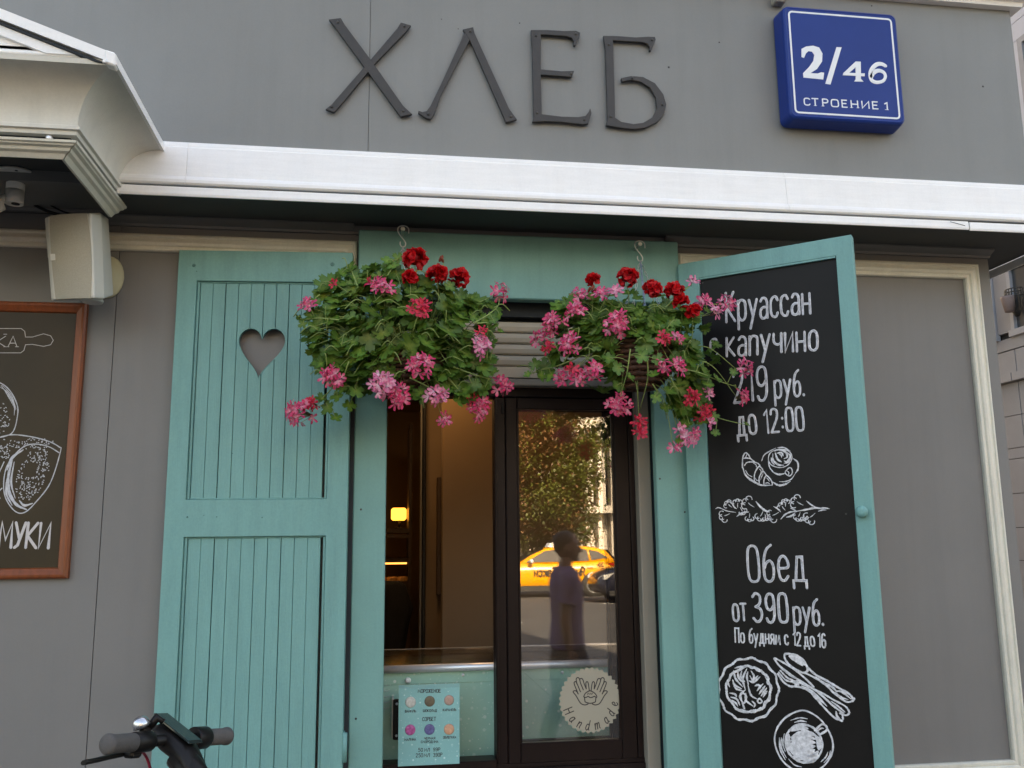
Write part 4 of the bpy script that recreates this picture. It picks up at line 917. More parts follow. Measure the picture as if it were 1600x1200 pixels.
def petal(b, base, d, n, L, W, c0, c1, cup=.15, tip=.0):
    s_ = np.cross(d, n); s_ /= np.linalg.norm(s_)+1e-9
    prof = ((0, .12), (.35, .62), (.68, 1.0), (.92, .72), (1.0, .25)); o = len(b.v)
    for k, (t, w_) in enumerate(prof):
        q = base+d*L*t+n*L*(cup*t*t-.10*t)
        f = t; b.col = tuple(c0[i]*(1-f)+c1[i]*f for i in range(3)); e = n*L*.05*w_
        b.add([q-s_*W*w_*.5+e, q-n*L*.02, q+s_*W*w_*.5+e], [])
    for k in range(4):
        for j in range(2): b.f.append((o+k*3+j, o+k*3+j+1, o+k*3+3+j+1, o+k*3+3+j)); b.m.append(0); b.sm.append(True)
def rdir(rng):
    v = rng.normal(size=3); return v/np.linalg.norm(v)
PINK = [((.88, .46, .55), (.78, .018, .135)), ((.90, .54, .62), (.80, .04, .19)), ((.93, .70, .76), (.84, .17, .34)), ((.74, .08, .14), (.78, .03, .075))]
def cluster(c, rad, kind, rng, towards):
    """one flower head: 'r' double red ball, 'p' loose pink head, 'b' buds"""
    b = MB(); b.usec = True; c = np.array(c); out = np.array(towards); out /= np.linalg.norm(out)
    if kind == 'r':
        nf = int(16+rad*1000); b.col = (.30, .003, .006); b.ball(c+np.array((0, 0, .1*rad)), rad*.55, 10)
        for _ in range(nf):
            v = rdir(rng); v = v+np.array((0, -.25, .55)); v /= np.linalg.norm(v); p = c+v*rad*rng.uniform(.62, .95)*np.array((1, 1, .8))
            for k in range(6):
                a = rdir(rng); d = np.cross(v, a); d /= np.linalg.norm(d); d = d*.8+v*rng.uniform(.2, .6); d /= np.linalg.norm(d)
                q = rng.uniform(.75, 1.1); petal(b, p, d, v, rng.uniform(.011, .016), rng.uniform(.012, .016), (.42*q, .003, .006), (.72*q, .010, .016), cup=rng.uniform(-.1, .5))
    elif kind == 'b':
        for _ in range(7):
            v = rdir(rng); v[2] = abs(v[2]); p = c+v*rad*.8
            b.col = (.35, .10, .04); b.tube([c-np.array((0, 0, rad*.4)), p], .0011, n=5); b.col = (.30, .06, .03); b.ball(p, .0042, 7, sc=(1, 1, 1.5))
    else:
        pal = PINK[{'p': 0, 'q': 1, 'w': 2, 'c': 3}[kind]]
        nf = max(2, int(round((rad/.028)**1.6*9)))
        node = c-out*rad*.9+np.array((0, .004, -.2*rad))
        pts = []
        for k in range(nf):
            for _ in range(20):
                v = rdir(rng)+out*.75; v /= np.linalg.norm(v); p = c+v*rad*rng.uniform(.45, .95)*np.array((1, .7, .95))
                if all(np.linalg.norm(p-q) > .010 for q in pts): break
            pts.append(p); v = v*.7+out*.5+np.array((0, -.2, .1)); v /= np.linalg.norm(v)
            b.col = (.20, .15, .06) if kind != 'w' else (.34, .10, .12); b.tube([node, (node+p)/2+rdir(rng)*.003, p], .0008, n=4)
            t = np.cross(v, rdir(rng)); t /= np.linalg.norm(t); s_ = np.cross(v, t); sz = rng.uniform(.0165, .0225); a0 = rng.uniform(0, 6.28)
            for i, a in enumerate((0, 52, 150, 208, 266)):
                th = a0+R(a); d = t*math.cos(th)+s_*math.sin(th)+v*rng.uniform(.05, .45); d /= np.linalg.norm(d)
                q = rng.uniform(.8, 1.08); up_ = i < 2
                c0 = tuple(x*q for x in pal[0]); c1 = tuple(x*q for x in pal[1])
                if up_: c0 = (c0[0]*.8, c0[1]*.35, c0[2]*.55)
                petal(b, p, d, v, sz*(1.05 if up_ else 1), sz*(.36 if up_ else .50), c0, c1, cup=rng.uniform(-.05, .25))
    return b
def inside(x, y, P):
    c = False; n = len(P); j = n-1
    for i in range(n):
        if (P[i][1] > y) != (P[j][1] > y) and x < (P[j][0]-P[i][0])*(y-P[i][1])/(P[j][1]-P[i][1]+1e-9)+P[i][0]: c = not c
        j = i
    return c
def shy(x): return H0[1]+(x-H0[0])*E_[1]/E_[0] if x > H0[0]-.05 else 0.0
def basket(name, label, peg, ctr, rim_r, rim_z, depth, poly, heads, nleaf, xc, zc, rx, rz, ry, seed, seeds_back=140, sprigs=()):
    rng = np.random.default_rng(seed)
    e = empty(name, (ctr[0], ctr[1], rim_z-depth), label, 'hanging basket', 'flower baskets hung either side of the window')
    # bowl of woven wicker
    b = MB(); nr = 9
    for k in range(nr):
        t = k/(nr-1); r = rim_r*(.45+.55*math.sin(t*math.pi/2)**.8); z = rim_z-depth*(1-t)
        P = [(ctr[0]+(r+.0025*math.sin(16*a+math.pi*k))*math.cos(a), ctr[1]+(r+.0025*math.sin(16*a+math.pi*k))*math.sin(a), z+.0012*math.sin(16*a)) for a in np.linspace(0, 2*math.pi, 64, endpoint=False)]
        b.tube(P, depth/nr*.56, n=6, closed=True)
    b.lathe([(.01, 0), (rim_r*.44, .001), (rim_r*.7, depth*.25), (rim_r*.93, depth*.75), (rim_r*.95, depth*.95), (.02, depth*.96)], (ctr[0], ctr[1], rim_z-depth), n=28)
    for a in np.linspace(0, 2*math.pi, 24, endpoint=False):
        b.tube([(ctr[0]+rim_r*f*math.cos(a), ctr[1]+rim_r*f*math.sin(a), rim_z-depth*(1-t)) for t, f in ((0, .45), (.25, .74), (.5, .90), (.75, .98), (1, 1.0))], .0028, n=5)
    b.build('basket', X['wicker'], e)
    # hook on the peg and three chains
    hk = np.array((peg[0], peg[1]+.012, peg[2])); b = MB()
    S = [(.020, 0, -.012), (.019, 0, .004), (.010, 0, .0125), (-.002, 0, .0135), (-.014, 0, .008), (-.0165, 0, -.004), (-.010, 0, -.018), (.004, 0, -.036), (.010, 0, -.048), (.007, 0, -.058), (-.002, 0, -.06), (-.008, 0, -.052), (-.008, 0, -.042)]
    b.tube([hk+np.array(p) for p in cr(S, 5)], .0019, n=8); b.build('hook', X['chain'], e)
    top = hk+np.array((.002, 0, -.060))
    for a in ((200, 320, 80) if seed == 1 else (215, 335, 95)):
        en = np.array((ctr[0]+rim_r*math.cos(R(a)), ctr[1]+rim_r*math.sin(R(a)), rim_z)); d = en-top; L = np.linalg.norm(d); d /= L
        s1_ = np.cross(d, (0.2, 1, 0)); s1_ /= np.linalg.norm(s1_); s2_ = np.cross(d, s1_); b = MB(); nl = int(L/.0155)
        for k in range(nl):
            m_ = top+d*(k+.5)*L/nl; sd_ = s1_ if k % 2 else s2_; l2 = L/nl*.68; w2 = .0034
            b.tube([m_+d*l2*math.cos(t)+sd_*w2*math.sin(t) for t in np.linspace(0, 2*math.pi, 10, endpoint=False)], .00085, n=5, closed=True)
        b.build('chain', X['chain'], e)
    if seed == 2:
        b = MB(); p0 = top; p1 = np.array((ctr[0]+.0, ctr[1]-rim_r*.9, rim_z)); P = [p0+(p1-p0)*t for t in np.linspace(0, 1, 40)]
        for s_ in (0, math.pi): b.tube([p+np.array((.0024*math.cos(i*1.1+s_), .0024*math.sin(i*1.1+s_), 0)) for i, p in enumerate(P)], .0019, n=5)
        b.build('cord', X['rope'], e)
    # leaves
    X0, X1 = min(p[0] for p in poly), max(p[0] for p in poly); Y0, Y1 = min(p[1] for p in poly), max(p[1] for p in poly)
    def front(x, z):
        q = 1-((x-xc)/rx)**2-((z-zc)/rz)**2
        y = ctr[1]-ry*math.sqrt(max(.02, q))
        return min(y, shy(x)-.035)
    lf = MB(); lf.usec = True; st = MB(); cnt = 0
    root = np.array((ctr[0], ctr[1], rim_z+.01))
    while cnt < nleaf:
        px_, py_ = rng.uniform(X0, X1), rng.uniform(Y0, Y1)
        if not all(inside(px_+a_, py_+b_, poly) for a_, b_ in ((8, 0), (-8, 0), (0, 8), (0, -8))): continue
        if math.sin(px_*.061+seed)*math.sin(py_*.073+seed*2) > .55 and rng.random() < .7: continue
        p = at(px_, py_, ctr[1]-ry*.6); p = at(px_, py_, front(p[0], p[2])); back = rng.uniform(0, 1)**1.6*.11
        d = ray(px_, py_); p = p+d*back
        p[1] = min(p[1], shy(p[0])-.03, -.055)
        nrm = np.array(((p[0]-xc)/rx*.7, -.75, .62+(p[2]-zc)/rz*.35))+rng.normal(size=3)*.38
        ud = np.array(((p[0]-root[0])*2, -.2, (p[2]-root[2])*2-.35))+rng.normal(size=3)*.35
        sh = 1-.25*back/.11; v = rng.uniform(.72, 1.28); yl = rng.uniform(.9, 1.35) if rng.random() < .3 else 1.0
        leaf(lf, p, nrm, ud, rng.uniform(.021, .044), (v*yl, v, v), rng); cnt += 1
        if rng.random() < .34:
            q = root+np.array((rng.uniform(-.6, .6)*rim_r, rng.uniform(-.9, .2)*rim_r, rng.uniform(-.02, .05))); q = p+(q-p)*min(1, .13/np.linalg.norm(q-p)); md_ = (p+q)/2+np.array((rng.normal()*.012, -.022, .022))
            if max(q[1], md_[1]) < -.04: st.tube(cr([q, md_, p], 5), rng.uniform(.0009, .0015), n=5)
    for _ in range(seeds_back):      # behind and inside: what shows from the side
        a = rng.uniform(0, 6.283); u = rng.uniform(-.9, 1); rr_ = math.sqrt(max(0, 1-u*u)); p = np.array((xc+rx*.75*rr_*math.cos(a), ctr[1]+min(.08, .07*rr_*math.sin(a)+.01), zc+rz*.75*u))
        p[1] = min(p[1], -.058)
        if p[0] > H0[0]-.04: p[1] = min(p[1], shy(p[0])-.05)
        v = rng.uniform(.7, 1.1); leaf(lf, p, rdir(rng)*.7+np.array((0, -.3, .6)), (p-root)+rng.normal(size=3)*.1, rng.uniform(.022, .034), (v, v, v), rng)
    for (px_, py_, r_, kd) in heads:
        p = at(px_, py_, ctr[1]-ry*.7); yy = front(p[0], p[2])-.03; p = at(px_, py_, min(yy, shy(p[0])-.05)); rad = r_*(p[1]-CAM[1])/FPX*1.0
        towards = np.array(((p[0]-xc)*1.2, -.35, (p[2]-zc)*.8+.12))
        hd = cluster(p, rad, kd, rng, towards); o = hd.build({'b': 'bud_cluster'}.get(kd, 'flower_head'), X['petal'], e, recalc=False)
        dn = np.array((0, .01, -rad*.4)) if kd in 'rb' else -towards/np.linalg.norm(towards)*rad*.8
        q = p+dn; dr_ = root+np.array((rng.uniform(-.5, .5)*rim_r, -.4*rim_r, .02)); L = np.linalg.norm(dr_-q)
        if kd in 'rb': q2 = q+np.array((rng.uniform(-.01, .01), .03, -min(.10, max(.03, L*.6)))); st.tube(cr([q2, (q+q2)/2+np.array((.006, -.003, 0)), q], 5), .0013, n=5)
        else:
            q2 = q+(dr_-q)*min(1, .20/L); q2[1] = min(q2[1], -.06); mid = q*.45+q2*.55+np.array((0, -.025, .030 if p[2] < zc else .0)); mid[1] = min(mid[1], shy(mid[0])-.03); q2[1] = min(q2[1], shy(q2[0])-.03); st.tube(cr([q2, mid, q], 6), [.0016]*7+[.0012]*6, n=5)
    for path, lv in sprigs:      # trailing shoots with a few leaves of their own
        P = []
        for (px_, py_) in path:
            p = at(px_, py_, ctr[1]-ry*.7); P.append(at(px_, py_, min(front(p[0], p[2])-.012, shy(p[0])-.045)))
        C_ = cr(P, 7); st.tube(C_, list(np.linspace(.0022, .0012, len(C_))), n=6)
        for (px_, py_, r_) in lv:
            p = at(px_, py_, ctr[1]-ry*.7); p = at(px_, py_, min(front(p[0], p[2])-.02, shy(p[0])-.05)); q = min(C_, key=lambda c: np.linalg.norm(c-p)); v = rng.uniform(.8, 1.25)
            st.tube(cr([q, (p+q)/2+np.array((0, -.006, .006)), p], 4), .0012, n=5)
            leaf(lf, p, np.array((rng.normal()*.4, -.8, .45+rng.normal()*.3)), (p-q)+np.array((0, 0, -.01))+rng.normal(size=3)*.006, r_*(p[1]-CAM[1])/FPX, (v, v, v), rng)
    # loose tendrils over the front
    for _ in range(75):
        px_, py_ = rng.uniform(X0, X1), rng.uniform(Y0, Y1)
        if not inside(px_, py_, poly): continue
        p = at(px_, py_, ctr[1]-ry*.6); p = at(px_, py_, front(p[0], p[2])-.012); L = rng.uniform(.03, .075); a = rng.uniform(0, 6.28)
        d = np.array((math.cos(a), 0, math.sin(a)*.6)); P = [p, p+d*L*.5+np.array((0, -.012, .012)), p+d*L+np.array((0, .01, 0))]
        for q in P: q[1] = min(q[1], shy(q[0])-.02)
        st.tube(cr(P, 6), rng.uniform(.0012, .0018), n=5)
    fo = lf.build('foliage', X['leaf'], e, recalc=False); st.build('stalks', X['stem'], fo)
    return e
LP = [(500, 442), (528, 424), (545, 412), (566, 420), (590, 406), (610, 401), (632, 408), (645, 428), (690, 436), (722, 448), (748, 452), (768, 470), (785, 486), (778, 508), (772, 540), (776, 575), (762, 600), (755, 618), (735, 632), (705, 616), (672, 618), (640, 626), (612, 612), (588, 598), (560, 606), (548, 622), (528, 616), (508, 592), (490, 570), (482, 540), (478, 516), (488, 500), (466, 496), (490, 470)]
LPt = [(505, 632), (520, 624), (531, 640), (524, 656), (510, 650)]
c_l = np.array((at(632, 520, -.20)[0], -.205)); zr = at(632, 560, -.2)[2]
LH = [(648, 406, 21, 'r'), (683, 428, 15, 'r'), (718, 434, 16, 'r'), (641, 434, 10, 'r'), (693, 407, 9, 'b'), (598, 451, 20, 'p'), (482, 477, 14, 'q'), (654, 484, 18, 'c'), (780, 455, 15, 'p'), (747, 541, 20, 'w'), (753, 519, 8, 'c'), (522, 588, 20, 'p'), (658, 573, 21, 'p'), (598, 600, 22, 'w'), (622, 616, 20, 'p'), (470, 645, 25, 'p'), (488, 630, 12, 'c'), (681, 616, 17, 'w'), (694, 655, 8, 'q'), (746, 636, 22, 'p'), (738, 624, 9, 'c'), (783, 602, 16, 'p'), (523, 442, 5, 'c'), (578, 440, 4, 'c')]
SL = [([(545, 565), (532, 600), (512, 628), (484, 640)], [(512, 636, 15), (524, 652, 13), (503, 622, 12), (528, 618, 14)]), ([(530, 500), (500, 497), (474, 499), (466, 494)], [(467, 497, 9), (474, 505, 10), (484, 492, 11)]), ([(740, 505), (762, 492), (778, 478), (780, 462)], [(770, 500, 10), (780, 492, 9)]),
([(700, 570), (740, 585), (765, 592), (783, 598)], [(758, 606, 13), (742, 600, 15), (770, 580, 12)]), ([(745, 505), (770, 505), (781, 515)], [(782, 517, 8), (775, 508, 10)]), ([(600, 440), (612, 420), (622, 408)], [(606, 407, 14), (622, 404, 12), (614, 415, 13)]), ([(560, 450), (550, 425), (546, 418)], [(547, 416, 14), (534, 426, 11)]),
([(700, 590), (720, 612), (742, 628)], [(716, 625, 15), (726, 610, 14)]), ([(640, 590), (670, 605), (682, 616)], [(664, 622, 12), (690, 606, 12)]), ([(690, 440), (691, 425), (693, 410)], [(702, 446, 12)]), ([(560, 590), (552, 615), (548, 630)], [(546, 632, 13), (556, 610, 15), (536, 605, 14)]), ([(500, 460), (488, 470), (483, 476)], [(494, 470, 12)])]
SR = [([(1060, 575), (1095, 583), (1125, 596), (1150, 604)], [(1146, 582, 10), (1150, 606, 9), (1120, 590, 12), (1105, 600, 13)]), ([(1052, 600), (1080, 630), (1120, 652), (1166, 664)], [(1166, 663, 9), (1098, 656, 15), (1114, 650, 12), (1118, 676, 10), (1076, 640, 14)]), ([(1035, 570), (1058, 610), (1068, 650), (1072, 682)], [(1058, 640, 16), (1070, 662, 15), (1046, 610, 15), (1064, 690, 13), (1082, 620, 15)]), ([(1020, 600), (1036, 630), (1042, 655)], [(1038, 636, 12), (1026, 620, 13)]),
([(900, 560), (870, 572), (845, 578), (822, 588)], [(836, 570, 13), (824, 584, 8), (860, 585, 15), (846, 586, 12)]), ([(880, 500), (855, 515), (846, 527)], [(862, 545, 12), (850, 545, 10)]), ([(1070, 490), (1095, 478), (1136, 474)], [(1090, 490, 11), (1104, 484, 8)]), ([(985, 545), (980, 580), (972, 610), (968, 630)], [(966, 575, 15), (964, 602, 13), (984, 588, 12), (1002, 556, 15), (1026, 562, 14), (952, 560, 14)]), ([(1010, 545), (1012, 590), (1000, 640)], [(1020, 585, 13)]), ([(1040, 480), (1062, 460), (1081, 444)], [(1066, 482, 11)])]
basket('flower_basket', 'full left flower basket of pink and red geraniums beside the heart shutter', PEGS[0], c_l, .135, zr, .12, LP, LH, 560, c_l[0], at(632, 515, -.3)[2], .36, .27, .17, 1, 140, SL)
RP = [(858, 476), (880, 462), (905, 452), (940, 456), (968, 470), (1000, 474), (1030, 462), (1062, 470), (1085, 486), (1096, 508), (1100, 525), (1098, 545), (1102, 572), (1120, 586), (1112, 600), (1112, 626), (1104, 650), (1090, 668), (1074, 650), (1078, 690), (1062, 684), (1050, 650), (1036, 632), (1044, 604), (1052, 572), (1035, 548), (1000, 545), (966, 540), (950, 552), (968, 575), (966, 610), (952, 612), (942, 590), (905, 566), (880, 560), (862, 588), (842, 580), (822, 590), (826, 568), (850, 568), (858, 540), (846, 506)]
c_r = np.array((at(1000, 560, -.20)[0]-.008, -.21)); zr2 = at(1000, 545, -.2)[2]
RH = [(980, 434, 17, 'r'), (926, 438, 8, 'r'), (926, 454, 8, 'b'), (1020, 452, 15, 'r'), (1054, 456, 16, 'r'), (1064, 472, 10, 'r'), (1083, 487, 10, 'r'), (905, 462, 12, 'q'), (941, 460, 11, 'q'), (962, 457, 11, 'w'), (866, 507, 19, 'p'), (899, 489, 18, 'p'), (845, 530, 13, 'p'), (857, 544, 7, 'c'), (894, 538, 19, 'p'), (965, 506, 24, 'p'), (1038, 529, 10, 'c'), (1057, 530, 9, 'p'), (927, 577, 14, 'p'), (882, 590, 13, 'p'), (904, 590, 13, 'p'), (894, 575, 7, 'c'), (1037, 571, 11, 'p'), (1058, 574, 14, 'p'), (967, 633, 21, 'p'), (999, 660, 8, 'c'), (1001, 675, 8, 'c'), (1081, 441, 7, 'w'), (1098, 468, 12, 'q'), (1136, 474, 14, 'q'), (1116, 487, 11, 'w'), (1162, 575, 15, 'q'), (1159, 619, 12, 'p'), (1078, 619, 13, 'c'), (1106, 616, 8, 'w'), (1098, 648, 10, 'c'), (1108, 661, 7, 'w'), (1062, 671, 8, 'w'), (1075, 686, 14, 'w'), (1056, 699, 9, 'q'), (1086, 676, 8, 'q'), (1108, 640, 8, 'c')]
basket('flower_basket', 'sparser right flower basket with its brown wicker bowl showing, trailing over the menu board', PEGS[1], c_r, .125, zr2, .13, RP, RH, 380, c_r[0], at(1000, 530, -.3)[2], .36, .24, .16, 2, 60, SR)

# ------------------------------------------------------------------ inside the kiosk
X['inner'] = mat('brown interior wall', (.17, .115, .07), .7, var=.1, scale=2)
X['tan'] = mat('tan interior panel', (.21, .14, .08), .6, var=.06, scale=2)
X['inceil'] = mat('interior ceiling', (.20, .16, .12), .7)
X['darkwood'] = mat('dark wood', (.06, .036, .022), .45, var=.2)
b = MB(); b.box(XL+.11, XR-.11, .13, DEP-.11, GZ, GZ+.03); b.build('floor', X['darkwood'], kiosk)
b = MB(); b.box(XL+.101, XR-.101, .125, DEP-.101, 2.72, 2.745); b.build('ceiling', X['inceil'], kiosk)
b = MB(); b.box(XL+.101, XR-.101, DEP-.13, DEP-.1005, GZ+.03, 2.72); b.box(XL+.101, XL+.12, .126, DEP-.13, GZ+.03, 2.72); b.box(XR-.12, XR-.101, .126, DEP-.13, GZ+.03, 2.72); b.build('inner_wall', X['inner'], kiosk)
xa = at(691, 800, 1.0)[0]; xb = at(661, 800, 1.35)[0]
b = MB(); b.box(xa, XR-.13, 1.0, 1.06, GZ+.03, 2.7195, k=.004); b.build('partition', X['tan'], kiosk)
b = MB(); b.box(xb, xa+.1, 1.40, 1.45, GZ+.03, 2.719, k=.004); b.build('partition', X['inner'], kiosk)
b = MB(); b.box(xb-.004, xb+.012, 1.33, 1.395, GZ+.03, 2.7, k=.003); b.build('post', X['black'], kiosk)
b = MB(); b.box(xb-.014, xb-.006, 1.34, 1.38, 1.0, 2.5, k=.003); b.build('edge_strip', X['cove'], kiosk)
p0 = at(682, 930, 1.36); p1 = at(690, 745, 1.36); b = MB(); b.box(p0[0], p1[0], 1.36, 1.395, p0[2], p1[2], k=.004); b.build('panel_trim', X['darkwood'], kiosk)
cl_ = empty('added_fill_lamp', (.14, .78, 2.70), 'small warm fill lamp added unseen inside the kiosk, above the serving window', 'lamp')  # unseen lamps added to brighten the brown interior
X['clamp'] = emit('added fill lamp diffuser', (1, .62, .30), 4.5)
b = MB(); b.lathe([(.12, -.05), (.13, -.045), (.13, -.02)], (.14, .78, 2.7195), n=28); b.build('diffuser', X['clamp'], cl_)
b = MB(); b.lathe([(.14, -.0195), (.14, -.0005)], (.14, .78, 2.7195), n=28); b.build('lamp_base', X['steel'], cl_)
c2_ = copy_tree(cl_); c2_.location = (-.60, 2.3, 2.70); c2_['label'] = 'small warm fill lamp added unseen further back inside the kiosk, above the shelving'
for c_ in (cl_, c2_): c_['group'] = 'added fill lamps inside the kiosk'
# lamp, shelves, pastries at the back
ly = 3.4; lc = at(623, 804, ly)
lamp = empty('wall_lamp', (lc[0], ly, lc[2]-.08), 'small glowing yellow lamp on the back wall inside the kiosk', 'lamp')
X['lampglow'] = emit('glowing lamp shade', (1, .40, .055), .75)
b = MB(); b.box(lc[0]-.052, lc[0]+.052, ly-.05, ly+.05, lc[2]-.04, lc[2]+.045, k=.012); b.build('lamp_shade', X['lampglow'], lamp)
b = MB(); b.tube([(lc[0]+.005, ly, lc[2]-.04), (lc[0]+.005, ly, lc[2]-.09)], .007); b.lathe([(.03, 0), (.03, .01)], (lc[0]+.005, ly, lc[2]-.10)); b.build('stem', X['black'], lamp)
sz0, sz1 = at(615, 908, 3.2)[2], at(615, 878, 3.2)[2]; sx0, sx1 = at(560, 890, 3.2)[0], at(637, 890, 3.2)[0]
shelf = empty('display_shelf', ((sx0+sx1)/2, 3.3, GZ+.03), 'dark shelving with a lit pastry display seen through the open sash', 'shelf')
X['warm'] = emit('display strip light', (1, .40, .10), .45)
b = MB(); b.box(sx0, sx1, 3.05, 3.5, sz0-.03, sz0); b.box(sx0, sx1, 3.05, 3.5, sz1, sz1+.025); b.box(sx0, sx1, 3.05, 3.5, sz1+.16, sz1+.18); b.box(sx0, sx1, 3.1, 3.5, lc[2]-.13, lc[2]-.1005); b.box(sx1, sx1+.02, 3.05, 3.5, GZ+.03, 2.5); b.box(sx0-.02, sx0, 3.05, 3.5, GZ+.03, 2.5); b.box(sx0, sx1, 3.06, 3.5, GZ+.03, sz0-.0305); b.build('shelves', X['darkwood'], shelf)
b = MB(); b.box(sx0+.01, sx1-.01, 3.06, 3.075, sz1-.012, sz1-.001); b.build('strip_light', X['warm'], shelf)
X['bread'] = mat('pale glazed pastry', (.62, .36, .15), .5, var=.3, scale=60)
pr = None
for k in range(5):
    x = sx1-.035-k*.07
    if pr is None:
        b = MB()
        for q in range(3):
            a0 = q*2.1; b.tube([(.028*math.cos(t), .02*math.sin(t), .012+.010*math.sin(3*t+a0)) for t in np.linspace(0, 2*math.pi, 18, endpoint=False)], .009, n=6, closed=True)
        pr = b.build('pastry', X['bread'], None); o = pr
    else: o = pr.copy(); COL.objects.link(o)
    o.location = (x, 3.12, sz0+.004); tag(o, 'pale looped pastry on the lit display shelf inside the kiosk', 'pastry', 'pastries on the display shelf')
# dark coat over a chair behind the counter
cp = at(617, 965, 1.7); coat = empty('draped_chair', (cp[0], 1.7, GZ+.03), 'black cloth draped over a chair back in the dark behind the counter', 'chair')
X['cloth'] = mat('black cloth', (.008, .008, .009), .95, var=.3, scale=8)
rng = np.random.default_rng(4); b = MB(); rings = []
zt = at(617, 908, 1.7)[2]; xl_, xr_ = at(590, 960, 1.7)[0], at(641, 960, 1.7)[0]
for (z, f, s_) in ((zt, .55, -.02), (zt-.02, .8, -.01), (zt-.08, .95, .0), (zt-.14, 1.0, .012), (zt-.22, .92, .0), (zt-.4, .8, -.02), (zt-.6, .85, -.02)):
    rings.append([((xl_+xr_)/2+s_+(xr_-xl_)/2*f*math.cos(t)*(1+.06*math.sin(5*t)), 1.7+.09*f*math.sin(t)*(1+.1*math.cos(7*t)), z) for t in np.linspace(0, 2*math.pi, 26, endpoint=False)])
b.loft(rings); b.build('cloth', X['cloth'], coat)
b = MB(); [b.box(xl_+.02+dx, xl_+.05+dx, 1.68+dy, 1.71+dy, GZ+.031, .78) for dx in (0, .14) for dy in (-.28, .03)]; b.box(xl_, xr_, 1.4, 1.73, .78, .81, k=.01); b.build('seat', X['darkwood'], coat)
# counter with steel rail and printed turquoise front
X['print'] = dots_mat('turquoise print with flakes', (.33, .57, .46), (.66, .76, .68), 26, .16, .45, (.25, .48, .39))
cyy = .24; rz_ = at(780, 1040, cyy)[2]
ctr_ = empty('ice_cream_counter', (.45, .5, GZ+.03), 'turquoise ice cream counter with a steel rail behind the serving window', 'counter')
b = MB(); b.box(-.06, 1.0, cyy, cyy+.02, .4, rz_-.012, k=.002); b.box(-.06, 1.0, cyy-.003, cyy-.0005, rz_-.052, rz_-.014, k=.001); fp = b.build('front_panel', X['print'], ctr_)
b = MB(); b.tube([(-.06, cyy-.012, rz_), (1.0, cyy-.012, rz_)], .0135, n=16); b.box(-.06, 1.0, cyy-.004, cyy+.03, rz_-.0135, rz_-.009); b.build('rail', X['steel'], ctr_)
X['ctop'] = mat('dark counter top', (.014, .010, .008), .14, var=.2, spec=.25)
b = MB(); b.box(-.06, 1.0, cyy+.0205, .86, rz_-.03, rz_-.006, k=.002); b.box(-.06, 1.0, cyy+.021, .86, .4, rz_-.031); b.build('counter_top', X['ctop'], ctr_)
gz_ = at(780, 1011, .46)[2]; b = MB(); b.box(-.06, 1.0, .46, .466, rz_-.0055, gz_); b.build('glass_screen', X['glass1'], ctr_)
b = MB(); b.box(-.06, 1.0, .4597, .4663, gz_+.0002, gz_+.0025); b.build('screen_edge', X['rail'], ctr_)
for (px_, py_) in ((723.5, 1054.5), (878.5, 1050.5)):
    p = at(px_, py_, cyy-.004); b = MB(); b.lathe([(.0055, -.001), (.0055, .0035), (.003, .006), (.001, .0062)], p, (0, -1, 0), n=14); b.build('bolt', X['steel'], ctr_)
p = at(637.5, 1063, cyy-.004); b = MB(); b.lathe([(.010, -.001), (.010, .004), (.007, .0075), (.002, .0085)], p, (0, -1, 0), n=18); b.build('button', X['white'], ctr_)
b = MB()
for k in range(7):
    q = at(600, 1052+k*9, cyy-.0012); b.ribbon([(q[0]+t*.018, q[2]-.012*t+.014*t*t) for t in np.linspace(0, 1, 6)], .0035, lambda u, v, h: (u, cyy-.001-h, v), .0006)
X['pale'] = mat('pale print', (.42, .56, .50), .5); b.build('leaf_print', X['pale'], ctr_)
# ice cream flyer in the window
FX = WY-.0135
fl = [at(623, 1071, FX), at(718, 1067.5, FX), at(718, 1185, FX), at(622, 1188, FX)]
fx0, fx1 = (fl[0][0]+fl[3][0])/2, (fl[1][0]+fl[2][0])/2; fz1 = (fl[0][2]+fl[1][2])/2; fz0 = 1.006
fly = empty('price_flyer', ((fx0+fx1)/2, FX, fz0), 'turquoise ice cream price flyer with six coloured scoops standing in the window', 'flyer')
X['flyer'] = dots_mat('flyer print', (.22, .47, .45), (.55, .72, .70), 40, .13, .3, (.18, .40, .39))
b = MB(); b.box(fx0, fx1, FX, FX+.0012, fz0, fz1); b.build('sheet', X['flyer'], fly)
b = MB(); b.box(fx0-.001, fx1+.001, FX-.0016, FX-.0008, fz1-.012, fz1+.004); b.build('clear_pocket', X['glass1'], fly)
def xm(u, v, h=0): return (u, FX-.0002-h, v)
def fp2(x, y): p = at(610+x/8.575, 1060+y/8.575, FX); return (p[0], p[2])
X['ink'] = mat('grey brown ink', (.03, .022, .022), .6); b = MB()
FT = [('МОРОЖЕНОЕ', (370, 192), (672, 188), 44, .0022), ('ВАНИЛЬ', (198, 456), (342, 452), 30, .0017), ('ШОКОЛАД', (438, 448), (620, 446), 32, .0017), ('КАРАМЕЛЬ', (704, 438), (880, 434), 30, .0016), ('СОРБЕТ', (430, 570), (608, 566), 48, .0020), ('МАЛИНА', (186, 836), (340, 832), 32, .0017), ('ЧЕРНАЯ', (455, 818), (598, 815), 28, .0016), ('СМОРОДИНА', (410, 866), (640, 862), 30, .0016), ('ОБЛЕПИХА', (708, 806), (880, 802), 30, .0015),
('50', (374, 980), (432, 979), 44, .0019), ('МЛ', (455, 979), (524, 978), 42, .0019), ('99Р', (575, 975), (664, 973), 44, .0019), ('250', (342, 1056), (432, 1054), 48, .0019), ('МЛ', (450, 1053), (525, 1052), 44, .0019), ('390Р', (575, 1050), (692, 1046), 48, .0019)]
